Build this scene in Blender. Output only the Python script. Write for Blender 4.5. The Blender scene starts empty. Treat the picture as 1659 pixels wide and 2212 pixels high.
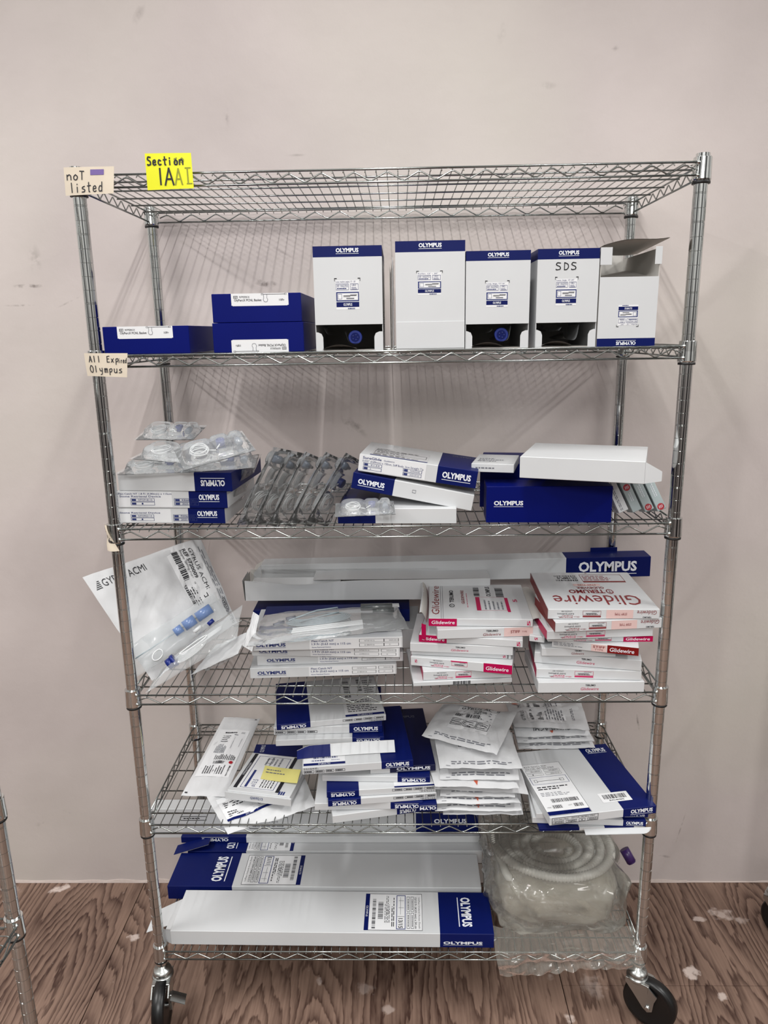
import bpy, bmesh, math, random
from mathutils import Vector, Matrix, noise
random.seed(7)
PI = math.pi
SC = bpy.context.scene
C = SC.collection
IN = 0.0254

# ---------------------------------------------------------------- camera
CAM = Vector((0.60215, -1.48401, 1.65944))
ROT = (1.33031635, 0.01659992, 0.01876231)
FPX = 1584.51
cd = bpy.data.cameras.new('camera'); cam = bpy.data.objects.new('camera', cd); C.objects.link(cam)
cam.location = CAM; cam.rotation_euler = ROT
cd.sensor_fit = 'HORIZONTAL'; cd.sensor_width = 36; cd.lens = 36 * FPX / 1659
cd.clip_start = 0.02
SC.camera = cam
SC.view_settings.view_transform = 'Standard'; SC.view_settings.look = 'None'
SC.view_settings.gamma = 1; SC.view_settings.exposure = 0.65
SC.view_settings.use_curve_mapping = False
from mathutils import Euler
RM = Euler(ROT).to_matrix()
def ray(x, y): return RM @ Vector(((x - 829.5) / FPX, (1106 - y) / FPX, -1))
def atz(x, y, z):
    v = ray(x, y); return CAM + v * ((z - CAM.z) / v.z)
def aty(x, y, Y):
    v = ray(x, y); return CAM + v * ((Y - CAM.y) / v.y)
def zof(x, y, P):          # height at which the sight line x,y passes over/under the point P
    v = ray(x, y); h = Vector((v.x, v.y)); d = Vector((P.x - CAM.x, P.y - CAM.y))
    return CAM.z + v.z * (d.dot(h) / h.dot(h))

# ---------------------------------------------------------------- world and lights
w = bpy.data.worlds.new('world'); SC.world = w; w.use_nodes = True
nt = w.node_tree; nt.nodes.clear()
n = nt.nodes.new
out = n('ShaderNodeOutputWorld'); bg = n('ShaderNodeBackground'); tc = n('ShaderNodeTexCoord')
sx = n('ShaderNodeSeparateXYZ'); cr = n('ShaderNodeValToRGB'); ad = n('ShaderNodeMath'); ad.operation = 'MULTIPLY_ADD'
ad.inputs[1].default_value = 0.5; ad.inputs[2].default_value = 0.5
L = nt.links.new
L(tc.outputs['Generated'], sx.inputs[0]); L(sx.outputs['Z'], ad.inputs[0]); L(ad.outputs[0], cr.inputs[0])
e = cr.color_ramp.elements
e[0].position = 0.3; e[0].color = (0.07, 0.05, 0.045, 1)
e[1].position = 1.0; e[1].color = (0.62, 0.61, 0.60, 1)
for p_, c_ in ((0.47, (0.16, 0.14, 0.135, 1)), (0.53, (0.40, 0.39, 0.38, 1)), (0.7, (0.55, 0.54, 0.53, 1))):
    q = e.new(p_); q.color = c_
bg.inputs['Strength'].default_value = 0.62
at_ = n('ShaderNodeMath'); at_.operation = 'ARCTAN2'; L(sx.outputs['X'], at_.inputs[0]); L(sx.outputs['Y'], at_.inputs[1])
cxy = n('ShaderNodeCombineXYZ'); L(at_.outputs[0], cxy.inputs[0]); L(sx.outputs['Z'], cxy.inputs[1])
mpw = n('ShaderNodeMapping'); mpw.inputs['Scale'].default_value = (1.5, .35, 1); L(cxy.outputs[0], mpw.inputs[0])
nzw = n('ShaderNodeTexNoise'); nzw.inputs['Scale'].default_value = 1.6; nzw.inputs['Detail'].default_value = 2.5; L(mpw.outputs[0], nzw.inputs['Vector'])
crw = n('ShaderNodeValToRGB'); L(nzw.outputs[0], crw.inputs[0]); ew = crw.color_ramp.elements
ew[0].position = .43; ew[0].color = (.10, .10, .11, 1); ew[1].position = .57; ew[1].color = (2.1, 2.1, 2.05, 1)  # invented dark and bright streaks, added for the chrome to reflect
mxw = n('ShaderNodeMix'); mxw.data_type = 'RGBA'; mxw.blend_type = 'MULTIPLY'; mxw.inputs[0].default_value = 1
L(cr.outputs[0], mxw.inputs[6]); L(crw.outputs[0], mxw.inputs[7])
L(mxw.outputs[2], bg.inputs['Color']); L(bg.outputs[0], out.inputs[0])
def area(name, loc, rot, sx_, sy_, power, col=(1, 1, 1)):
    d = bpy.data.lights.new(name, 'AREA'); d.shape = 'RECTANGLE'; d.size = sx_; d.size_y = sy_; d.energy = power; d.color = col
    o = bpy.data.objects.new(name, d); C.objects.link(o); o.location = loc; o.rotation_euler = rot; return o
area('tube_and_fill_light', (0.55, -0.85, 2.97), (0, 0, 0), 0.04, 1.25, 13.5, (1.0, 0.985, 0.965))
area('tube_and_fill_light', (-1.6, -0.9, 2.97), (0, 0, 0), 0.12, 1.25, 37, (1.0, 0.985, 0.965))
area('tube_and_fill_light', (2.8, -0.9, 2.97), (0, 0, 0), 0.12, 1.25, 28, (1.0, 0.985, 0.965))
area('tube_and_fill_light', (0.6, -3.6, 2.97), (0, 0, 0), 1.6, 1.25, 72, (1.0, 0.985, 0.965))  # wide fill panel, no tube: added behind the camera to brighten front faces

# ---------------------------------------------------------------- materials
def _lin(c): return tuple((x / 255 / 12.92 if x / 255 <= .04045 else ((x / 255 + .055) / 1.055) ** 2.4) for x in c) + (1,)
def mat(name, rgb, rough=.5, metal=0, spec=.5, coat=0, bump=0, bscale=200, var=0, vscale=6, sss=0):
    m = bpy.data.materials.new(name); m.use_nodes = True; t = m.node_tree; b = t.nodes['Principled BSDF']
    c = _lin(rgb); b.inputs['Base Color'].default_value = c; b.inputs['Roughness'].default_value = rough
    b.inputs['Metallic'].default_value = metal; b.inputs['Specular IOR Level'].default_value = spec
    b.inputs['Coat Weight'].default_value = coat; b.inputs['Coat Roughness'].default_value = .15
    if var or bump:
        co = t.nodes.new('ShaderNodeTexCoord')
    if var:
        nz = t.nodes.new('ShaderNodeTexNoise'); nz.inputs['Scale'].default_value = vscale; nz.inputs['Detail'].default_value = 4
        t.links.new(co.outputs['Object'], nz.inputs['Vector'])
        r = t.nodes.new('ShaderNodeMapRange'); r.inputs[1].default_value = .3; r.inputs[2].default_value = .7
        r.inputs[3].default_value = 1 - var; r.inputs[4].default_value = 1 + var * .4
        t.links.new(nz.outputs[0], r.inputs[0])
        mx = t.nodes.new('ShaderNodeMix'); mx.data_type = 'RGBA'; mx.blend_type = 'MULTIPLY'; mx.inputs[0].default_value = 1
        mx.inputs[6].default_value = c; t.links.new(r.outputs[0], mx.inputs[7]); t.links.new(mx.outputs[2], b.inputs['Base Color'])
    if bump:
        nb = t.nodes.new('ShaderNodeTexNoise'); nb.inputs['Scale'].default_value = bscale; nb.inputs['Detail'].default_value = 3
        t.links.new(co.outputs['Object'], nb.inputs['Vector'])
        bp = t.nodes.new('ShaderNodeBump'); bp.inputs['Strength'].default_value = bump; bp.inputs['Distance'].default_value = .002
        t.links.new(nb.outputs[0], bp.inputs['Height']); t.links.new(bp.outputs[0], b.inputs['Normal'])
    return m
def clear(name, rgb, alpha, rough=.12, bump=.5, bscale=60, spec=.8, refl=.35):
    m = mat(name, rgb, .5, spec=.2, bump=bump, bscale=bscale); t = m.node_tree; n = t.nodes.new; L = t.links.new
    pb = t.nodes['Principled BSDF']; out = t.nodes['Material Output']
    tr = n('ShaderNodeBsdfTransparent'); tr.inputs[0].default_value = (.97, .975, .975, 1)
    gl = n('ShaderNodeBsdfGlossy'); gl.inputs['Roughness'].default_value = rough; gl.inputs[0].default_value = (1, 1, 1, 1)
    m1 = n('ShaderNodeMixShader'); m1.inputs[0].default_value = alpha; L(tr.outputs[0], m1.inputs[1]); L(pb.outputs[0], m1.inputs[2])
    lw = n('ShaderNodeLayerWeight'); lw.inputs[0].default_value = refl
    if bump:
        bp = [q for q in t.nodes if q.type == 'BUMP'][0]; L(bp.outputs[0], gl.inputs['Normal']); L(bp.outputs[0], lw.inputs['Normal'])
    m2 = n('ShaderNodeMixShader'); L(lw.outputs['Fresnel'], m2.inputs[0]); L(m1.outputs[0], m2.inputs[1]); L(gl.outputs[0], m2.inputs[2])
    L(m2.outputs[0], out.inputs[0]); return m
CHROME = mat('zinc_chrome', (212, 214, 213), .10, 1, bump=.02, bscale=30)
WIRE = mat('chromed_wire', (156, 160, 158), .2, 1)
STEEL = mat('galvanised_steel', (190, 192, 190), .3, 1)
BLACK = mat('black_rubber', (12, 12, 13), .35)
BLK = mat('black_plastic', (14, 14, 16), .45)
WHITE = mat('white_card', (201, 203, 205), .42, var=.03, vscale=9)
CARDIN = mat('card_inside', (190, 187, 182), .8, var=.05, vscale=20)
KRAFT = mat('grey_board', (120, 112, 106), .85)
BLUE = mat('royal_blue_card', (0, 13, 96), .42, spec=.14, var=.06, vscale=14)
NAVY = mat('navy_card', (6, 20, 84), .42, spec=.16, var=.06, vscale=14)
DNAVY = mat('dark_navy_card', (6, 12, 54), .4, spec=.3)
INK = mat('black_ink', (26, 26, 34), .6)
BINK = mat('blue_ink', (30, 44, 104), .6)
GINK = mat('grey_ink', (110, 112, 120), .6)
WINK = mat('white_ink', (226, 229, 236), .5)
LABEL = mat('label_paper', (222, 223, 225), .55)
MAG = mat('magenta_card', (172, 6, 72), .4, spec=.2)
MAROON = mat('maroon_card', (116, 18, 18), .4, spec=.2)
PINK = mat('pale_pink_print', (214, 184, 180), .5)
MINK = mat('magenta_ink', (186, 22, 84), .5)
RINK = mat('dark_red_ink', (128, 40, 44), .5)
RED = mat('red_ink', (160, 20, 36), .5)
ORANGE = mat('orange_ink', (226, 118, 88), .5)
PAPER = mat('beige_tape_paper', (212, 200, 182), .7, var=.05, vscale=30)
YEL = mat('yellow_card', (226, 226, 24), .5, var=.03, vscale=30)
YNOTE = mat('yellow_note', (222, 214, 130), .7)
YGHOST = mat('faded_ink', (138, 142, 34), .6)
PURPLE = mat('purple_patch', (112, 92, 152), .7)
DPURP = mat('dark_purple_plastic', (58, 32, 92), .3)
TYVEK = mat('pouch_paper', (205, 206, 208), .55, bump=.6, bscale=45, var=.03, vscale=15)
CLEAR = clear('clear_tray_plastic', (216, 219, 221), .26, .07, .3, 40, refl=.15)
FILM = clear('clear_film', (206, 208, 208), .12, .08, .8, 35, refl=.14)
BAGFILM = clear('clear_bag_film', (230, 228, 218), .12, .05, .9, 24, refl=.27)
HOSE = clear('translucent_hose', (232, 230, 222), .55, .14, 0, 20, refl=.3)
TUBEW = mat('white_tubing', (222, 224, 226), .35)
TUBEG = mat('grey_tubing', (150, 165, 172), .35)
CAPB = mat('blue_cap_plastic', (20, 40, 120), .3)
LBLUE = clear('pale_blue_plastic', (120, 150, 205), .75, .2, .1)
GREYBX = mat('grey_green_card', (160, 172, 174), .35)

# ---------------------------------------------------------------- mesh builder
_txt = {}
def glyphs(s, bold):
    k = (s, bold)
    if k in _txt: return _txt[k]
    cu = bpy.data.curves.new('t', 'FONT'); cu.body = s; cu.size = 1; cu.resolution_u = 2; cu.offset = bold
    o = bpy.data.objects.new('t', cu); C.objects.link(o)
    dg = bpy.context.evaluated_depsgraph_get(); dg.update()
    me = bpy.data.meshes.new_from_object(o.evaluated_get(dg))
    vs = [(v.co.x, v.co.y) for v in me.vertices]; fs = [tuple(p.vertices) for p in me.polygons]
    bpy.data.objects.remove(o); bpy.data.curves.remove(cu); bpy.data.meshes.remove(me)
    x0 = min([v[0] for v in vs] or [0]); x1 = max([v[0] for v in vs] or [1])
    _txt[k] = ([((a - x0) / max(1e-6, x1 - x0), b / 0.69) for a, b in vs], fs, (x1 - x0) / .69)
    return _txt[k]
# single-stroke handwriting, unit box (x 0..1, y 0..1 = cap height)
HW = {'n': [[(0, .6), (0, 0)], [(0, .4), (.4, .6), (.7, .45), (.75, 0)]], 'o': [[(.4, .6), (.05, .35), (.15, .03), (.6, .03), (.75, .35), (.4, .6)]],
 'O': [[(.25, 1), (0, .5), (.2, .05), (.6, 0), (.8, .5), (.55, .95), (.2, 1)]], 'T': [[(0, 1), (.8, .97)], [(.4, 1), (.38, 0)]],
 't': [[(.3, 1), (.32, .1), (.5, 0)], [(0, .62), (.7, .66)]], 'l': [[(.2, 1), (.25, 0)]], 'i': [[(.2, .55), (.22, 0)], [(.2, .8), (.21, .86)]],
 's': [[(.6, .6), (.15, .5), (.15, .35), (.6, .25), (.55, .05), (0, 0)]], 'e': [[(.05, .3), (.6, .35), (.5, .6), (.1, .5), (.05, .15), (.3, 0), (.7, .08)]],
 'd': [[(.7, 1), (.7, 0)], [(.7, .5), (.3, .6), (.05, .3), (.2, .02), (.7, .1)]], 'A': [[(0, 0), (.4, 1), (.75, 0)], [(.15, .35), (.62, .35)]],
 'E': [[(.7, 1), (.05, .95), (.1, 0), (.75, .03)], [(.08, .52), (.6, .55)]], 'x': [[(0, .55), (.6, 0)], [(.6, .6), (0, 0)]],
 'p': [[(.05, .55), (.1, -.35)], [(.05, .5), (.5, .6), (.65, .35), (.4, .1), (.1, .15)]], 'r': [[(.05, .55), (.1, 0)], [(.08, .35), (.5, .58)]],
 'y': [[(0, .6), (.1, .25), (.5, .25)], [(.6, .65), (.55, -.2), (.2, -.35)]], 'm': [[(0, .6), (.05, 0)], [(.03, .4), (.3, .6), (.35, 0)], [(.35, .4), (.65, .6), (.75, 0)]],
 'u': [[(0, .6), (.05, .1), (.4, 0), (.65, .2)], [(.65, .6), (.7, 0)]], 'S': [[(.7, .95), (.2, 1), (.05, .7), (.6, .45), (.65, .1), (.1, 0), (0, .1)]],
 'c': [[(.6, .5), (.2, .6), (.03, .25), (.3, 0), (.65, .08)]], 'D': [[(.1, 1), (.1, 0)], [(.1, 1), (.6, .8), (.75, .4), (.5, .05), (.1, 0)]], '1': [[(.35, 1), (.35, 0)]], ' ': []}

class B:
    def __init__(s): s.bm = bmesh.new(); s.ms = []; s.X = Matrix.Identity(4)
    def mi(s, m):
        if m not in s.ms: s.ms.append(m)
        return s.ms.index(m)
    def v(s, p): return s.bm.verts.new(s.X @ Vector(p))
    def face(s, pts, m, smooth=False):
        try: f = s.bm.faces.new([s.v(p) for p in pts])
        except ValueError: return
        f.material_index = s.mi(m); f.smooth = smooth; return f
    def box(s, a, b, m, bev=0):
        x0, y0, z0 = a; x1, y1, z1 = b
        vs = [s.v(p) for p in ((x0,y0,z0),(x1,y0,z0),(x1,y1,z0),(x0,y1,z0),(x0,y0,z1),(x1,y0,z1),(x1,y1,z1),(x0,y1,z1))]
        fs = [s.bm.faces.new([vs[i] for i in q]) for q in ((0,3,2,1),(4,5,6,7),(0,1,5,4),(1,2,6,5),(2,3,7,6),(3,0,4,7))]
        for f in fs: f.material_index = s.mi(m)
        if bev:
            es = list({e for f in fs for e in f.edges})
            bmesh.ops.bevel(s.bm, geom=es, offset=bev, segments=1, affect='EDGES', profile=.5)
    def grid(s, fn, nu, nv, m, flip=False, smooth=True):
        V = [[s.v(fn(i / nu, j / nv)) for i in range(nu + 1)] for j in range(nv + 1)]
        k = s.mi(m)
        for j in range(nv):
            for i in range(nu):
                q = [V[j][i], V[j][i+1], V[j+1][i+1], V[j+1][i]]
                if flip: q.reverse()
                f = s.bm.faces.new(q); f.material_index = k; f.smooth = smooth
        return V
    def tube(s, pts, r, m, seg=8, closed=False, caps=True, rf=None):
        pts = [Vector(p) for p in pts]; N = len(pts); k = s.mi(m); rings = []; up = None
        for i, p in enumerate(pts):
            if closed: t = pts[(i+1) % N] - pts[i-1]
            else: t = pts[min(i+1, N-1)] - pts[max(i-1, 0)]
            t.normalize()
            if up is None: up = t.orthogonal().normalized()
            up = (up - t * up.dot(t)); up = up.normalized() if up.length > 1e-6 else t.orthogonal().normalized()
            b = t.cross(up); rr = rf(i) if rf else r
            rings.append([s.v(p + (up * math.cos(a) + b * math.sin(a)) * rr) for a in [2*PI*q/seg for q in range(seg)]])
        rng = range(N if closed else N-1)
        for i in rng:
            A, Bq = rings[i], rings[(i+1) % N]
            for q in range(seg):
                f = s.bm.faces.new([A[q], A[(q+1)%seg], Bq[(q+1)%seg], Bq[q]]); f.material_index = k; f.smooth = True
        if caps and not closed:
            for R, rev in ((rings[0], True), (rings[-1], False)):
                f = s.bm.faces.new(R[::-1] if rev else R); f.material_index = k
    def lathe(s, prof, m, seg=24, c=(0,0), mf=None, axis=None, sharp=False):
        k = s.mi(m); A = axis or Matrix.Identity(3); rings = []
        for r, z in prof:
            rings.append([s.v(A @ Vector((r*math.cos(2*PI*q/seg), r*math.sin(2*PI*q/seg), z)) + Vector((c[0], c[1], c[2] if len(c) > 2 else 0))) for q in range(seg)])
        for i in range(len(rings)-1):
            kk = s.mi(mf(i)) if mf else k
            for q in range(seg):
                f = s.bm.faces.new([rings[i][q], rings[i][(q+1)%seg], rings[i+1][(q+1)%seg], rings[i+1][q]]); f.material_index = kk; f.smooth = True
        f = s.bm.faces.new(rings[0][::-1]); f.material_index = k
        f = s.bm.faces.new(rings[-1]); f.material_index = k
        if sharp:
            for R_ in rings:
                for q in range(seg):
                    e_ = s.bm.edges.get((R_[q], R_[(q+1)%seg]))
                    if e_: e_.smooth = False
    # --- printing on a surface: P(u,v,off) returns a point
    def prects(s, P, u0, v0, u1, v1, m, off=.00025, nu=1, nv=1):
        for j in range(nv):
            for i in range(nu):
                a = u0+(u1-u0)*i/nu; b = u0+(u1-u0)*(i+1)/nu; c = v0+(v1-v0)*j/nv; d = v0+(v1-v0)*(j+1)/nv
                s.face([P(a,c,off), P(b,c,off), P(b,d,off), P(a,d,off)], m)
    def ptext(s, P, st, u0, v0, u1, v1, m, off=.0005, bold=0, rot=0, it=0):
        vs, fs, ar = glyphs(st, bold); k = s.mi(m); W = []
        for a, b in vs:
            a2 = a + it * b * (.35 / max(.35, ar))
            if rot == 0: u, v = u0+(u1-u0)*a2, v0+(v1-v0)*b
            elif rot == 180: u, v = u1-(u1-u0)*a2, v1-(v1-v0)*b
            elif rot == 90: u, v = u1-(u1-u0)*b, v0+(v1-v0)*a2
            else: u, v = u0+(u1-u0)*b, v1-(v1-v0)*a2
            W.append(s.v(P(u, v, off)))
        for f in fs:
            try: q = s.bm.faces.new([W[i] for i in f]); q.material_index = k
            except ValueError: pass
    def pframe(s, P, u0, v0, u1, v1, m, tu, tv, off=.0004):
        for r in ((u0,v0,u1,v0+tv), (u0,v1-tv,u1,v1), (u0,v0+tv,u0+tu,v1-tv), (u1-tu,v0+tv,u1,v1-tv)): s.prects(P, *r, m, off)
    def pbars(s, P, u0, v0, u1, v1, m=None, n_=18, off=.0004, vert=False):
        rnd = random.Random(n_ * 7 + int(u0 * 1000)); x = 0; xs = []
        while x < 1:
            w_ = rnd.choice((.5, .5, 1, 1.4)) / n_ * .8; xs.append((x, min(1, x + w_))); x += w_ + rnd.choice((.4, .7, 1)) / n_ * .8
        for a, b in xs:
            if vert: s.prects(P, u0, v0+(v1-v0)*a, u1, v0+(v1-v0)*b, m or INK, off)
            else: s.prects(P, u0+(u1-u0)*a, v0, u0+(u1-u0)*b, v1, m or INK, off)
    def plines(s, P, u0, v0, u1, v1, n_, m=None, off=.0004, vert=False, fill=.4, words=True):
        rnd = random.Random(n_ * 13 + int(u0 * 997 + v0 * 371))
        for i in range(n_):
            a0 = (i + .5 - fill/2) / n_; a1 = a0 + fill / n_; x = 0; end = rnd.uniform(.6, 1)
            while x < end:
                w_ = rnd.uniform(.05, .16) if words else 1
                b = min(end, x + w_)
                if vert: s.prects(P, u0+(u1-u0)*a0, v0+(v1-v0)*x, u0+(u1-u0)*a1, v0+(v1-v0)*b, m or INK, off)
                else: s.prects(P, u0+(u1-u0)*x, v0+(v1-v0)*a0, u0+(u1-u0)*b, v0+(v1-v0)*a1, m or INK, off)
                x = b + .03
    def phand(s, P, st, u0, v0, adv, h, m, th=.0011, off=.0006, slant=0):
        u = u0
        for ch in st:
            for pl in HW.get(ch, []):
                if len(pl) > 2 and ch not in 'AET1x':      # round the pen stroke (Catmull-Rom)
                    q_ = [pl[0]] + list(pl) + [pl[-1]]; np_ = []
                    for i in range(1, len(q_) - 2):
                        for k in range(4):
                            t_ = k / 4; np_.append(tuple(.5 * (2 * q_[i][a] + (q_[i+1][a] - q_[i-1][a]) * t_ + (2 * q_[i-1][a] - 5 * q_[i][a] + 4 * q_[i+1][a] - q_[i+2][a]) * t_ ** 2 + (3 * q_[i][a] - q_[i-1][a] - 3 * q_[i+1][a] + q_[i+2][a]) * t_ ** 3) for a in (0, 1)))
                    pl = np_ + [pl[-1]]
                pts = [Vector(P(u + a * adv * .8 + slant * b * h, v0 + b * h, off)) for a, b in pl]
                nrm = (Vector(P(.5, .5, .01)) - Vector(P(.5, .5, 0))).normalized()
                for a, b in zip(pts, pts[1:]):
                    d = (b - a); 
                    if d.length < 1e-6: continue
                    d.normalize(); sd = d.cross(nrm) * th / 2; e_ = d * th * .35
                    s.face([a - sd - e_, b - sd + e_, b + sd + e_, a + sd - e_], m)
            u += adv
    def logo(s, P, u0, v0, u1, v1, m=None, rot=0, line=True, st='OLYMPUS'):   # bold word with the thin rule beneath
        m = m or WINK
        du, dv = u1-u0, v1-v0
        if rot == 0:
            s.ptext(P, st, u0, v0+dv*.3, u1, v1, m, bold=.038)
            if line: s.prects(P, u0, v0, u1+du*.0, v0+dv*.07, m, .0005)
        elif rot == 180:
            s.ptext(P, st, u0, v0, u1, v1-dv*.3, m, bold=.038, rot=180)
            if line: s.prects(P, u0, v1-dv*.07, u1, v1, m, .0005)
        elif rot == 90:
            s.ptext(P, st, u0, v0, u1-du*.3, v1, m, bold=.038, rot=90)
            if line: s.prects(P, u1-du*.07, v0, u1, v1, m, .0005)
        else:
            s.ptext(P, st, u0+du*.3, v0, u1, v1, m, bold=.038, rot=270)
            if line: s.prects(P, u0, v0, u0+du*.07, v1, m, .0005)
    def build(s, name, parent=None, label=None, cat=None, group=None, kind=None, loc=None, rot=None):
        me = bpy.data.meshes.new(name); s.bm.to_mesh(me); s.bm.free()
        for m in s.ms: me.materials.append(m)
        o = bpy.data.objects.new(name, me); C.objects.link(o)
        if parent: o.parent = parent
        if loc is not None: o.location = loc
        if rot is not None: o.rotation_euler = rot
        tag(o, label, cat, group, kind); return o
def tag(o, label=None, cat=None, group=None, kind=None):
    if label: o['label'] = label
    if cat: o['category'] = cat
    if group: o['group'] = group
    if kind: o['kind'] = kind
def empty(name, loc, label, cat, group=None, rot=None, mw=None):
    o = bpy.data.objects.new(name, None); C.objects.link(o); o.empty_display_size = .03
    if mw is not None: o.matrix_world = mw
    else:
        o.location = loc
        if rot: o.rotation_euler = rot
    tag(o, label, cat, group); return o
def copy_tree(o, parent=None):
    c = o.copy(); C.objects.link(c); c.parent = parent
    for ch in [x for x in bpy.data.objects if x.parent == o]: copy_tree(ch, c)
    return c
def face_frames(w_, d_, h_):     # P functions on the faces of a box whose front-left-bottom corner is the origin
    return {'F': lambda u, v, o=0: (u*w_, -o, v*h_), 'K': lambda u, v, o=0: ((1-u)*w_, d_+o, v*h_), 'T': lambda u, v, o=0: (u*w_, v*d_, h_+o),
            'L': lambda u, v, o=0: (-o, (1-u)*d_, v*h_), 'R': lambda u, v, o=0: (w_+o, u*d_, v*h_)}

# ---------------------------------------------------------------- setting: floor and wall
WY = 0.456
def wall_mat():
    m = mat('painted_wall', (205, 195, 192), .62, spec=.35); t = m.node_tree; b = t.nodes['Principled BSDF']; n = t.nodes.new; L = t.links.new
    co = n('ShaderNodeTexCoord')
    def noise_(sc, det=4, vec=None, scale=None):
        z = n('ShaderNodeTexNoise'); z.inputs['Scale'].default_value = sc; z.inputs['Detail'].default_value = det
        if scale:
            mp = n('ShaderNodeMapping'); mp.inputs['Scale'].default_value = scale; L(co.outputs['Object'], mp.inputs[0]); L(mp.outputs[0], z.inputs['Vector'])
        else: L(co.outputs['Object'], z.inputs['Vector'])
        return z.outputs[0]
    def math_(op, a, b_=None, c_=None):
        z = n('ShaderNodeMath'); z.operation = op; z.use_clamp = False
        for i, q in enumerate((a, b_, c_)):
            if q is None: continue
            if isinstance(q, (int, float)): z.inputs[i].default_value = q
            else: L(q, z.inputs[i])
        return z.outputs[0]
    def rng(v, a, b_, c_, d_):
        z = n('ShaderNodeMapRange'); L(v, z.inputs[0])
        for i, q in enumerate((a, b_, c_, d_)): z.inputs[i+1].default_value = q
        return z.outputs[0]
    base = rng(noise_(2.2, 5), .3, .7, .0, .35)
    tot = base
    fine = noise_(60, 3); med = noise_(16, 4)
    # scuffs: (px centre, half width, half height, turn, strength)
    for (x, y, a, b_, ang, st) in ((575, 612, .035, .010, .12, .8), (62, 618, .05, .006, .0, .8), (75, 560, .02, .04, 0, .3), (40, 660, .05, .003, 0, .5),
            (150, 652, .04, .003, -.4, .35), (610, 545, .04, .004, .5, .25), (300, 30, .012, .03, .6, .25), (490, 255, .008, .03, 0, .2), (1085, 70, .012, .03, .3, .2),
            (1180, 185, .03, .01, 0, .25), (1330, 105, .012, .01, 0, .25), (640, 335, .03, .004, 0, .25), (1378, 1560, .004, .03, -.2, .7),
            (1470, 1790, .003, .07, .2, .35), (1435, 1850, .02, .006, .1, .5), (770, 920, .05, .012, .8, .35), (150, 1755, .025, .006, .4, .5), (90, 1780, .03, .010, -.3, .4), (750, 915, .01, .03, -.6, .4)):
        p = aty(x, y, WY)
        mp = n('ShaderNodeMapping'); mp.vector_type = 'TEXTURE'; mp.inputs['Location'].default_value = p
        mp.inputs['Rotation'].default_value = (0, ang, 0); mp.inputs['Scale'].default_value = (a, 1, b_)
        L(co.outputs['Object'], mp.inputs[0])
        ln = n('ShaderNodeVectorMath'); ln.operation = 'LENGTH'; L(mp.outputs[0], ln.inputs[0])
        k = rng(ln.outputs['Value'], .1, 1.0, 1, 0)
        k2 = math_('MULTIPLY', k, rng(fine, .42, .66, 0, 1))
        tot = math_('MULTIPLY_ADD', k2, st * 1.9, tot)
    c = n('ShaderNodeMix'); c.data_type = 'RGBA'; c.inputs[6].default_value = _lin((206, 196, 193)); c.inputs[7].default_value = _lin((96, 84, 82))
    L(rng(tot, 0, 1.3, 0, .85), c.inputs[0])
    # slight warm / cool patches of the roller-applied primer
    c2 = n('ShaderNodeMix'); c2.data_type = 'RGBA'; c2.blend_type = 'MIX'; L(c.outputs[2], c2.inputs[6]); c2.inputs[7].default_value = _lin((202, 197, 187))
    L(rng(noise_(1.3, 2), .45, .7, 0, .6), c2.inputs[0]); L(c2.outputs[2], b.inputs['Base Color'])
    bp = n('ShaderNodeBump'); bp.inputs['Strength'].default_value = .25; bp.inputs['Distance'].default_value = .003
    L(noise_(45, 5), bp.inputs['Height']); L(bp.outputs[0], b.inputs['Normal'])
    return m
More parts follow.
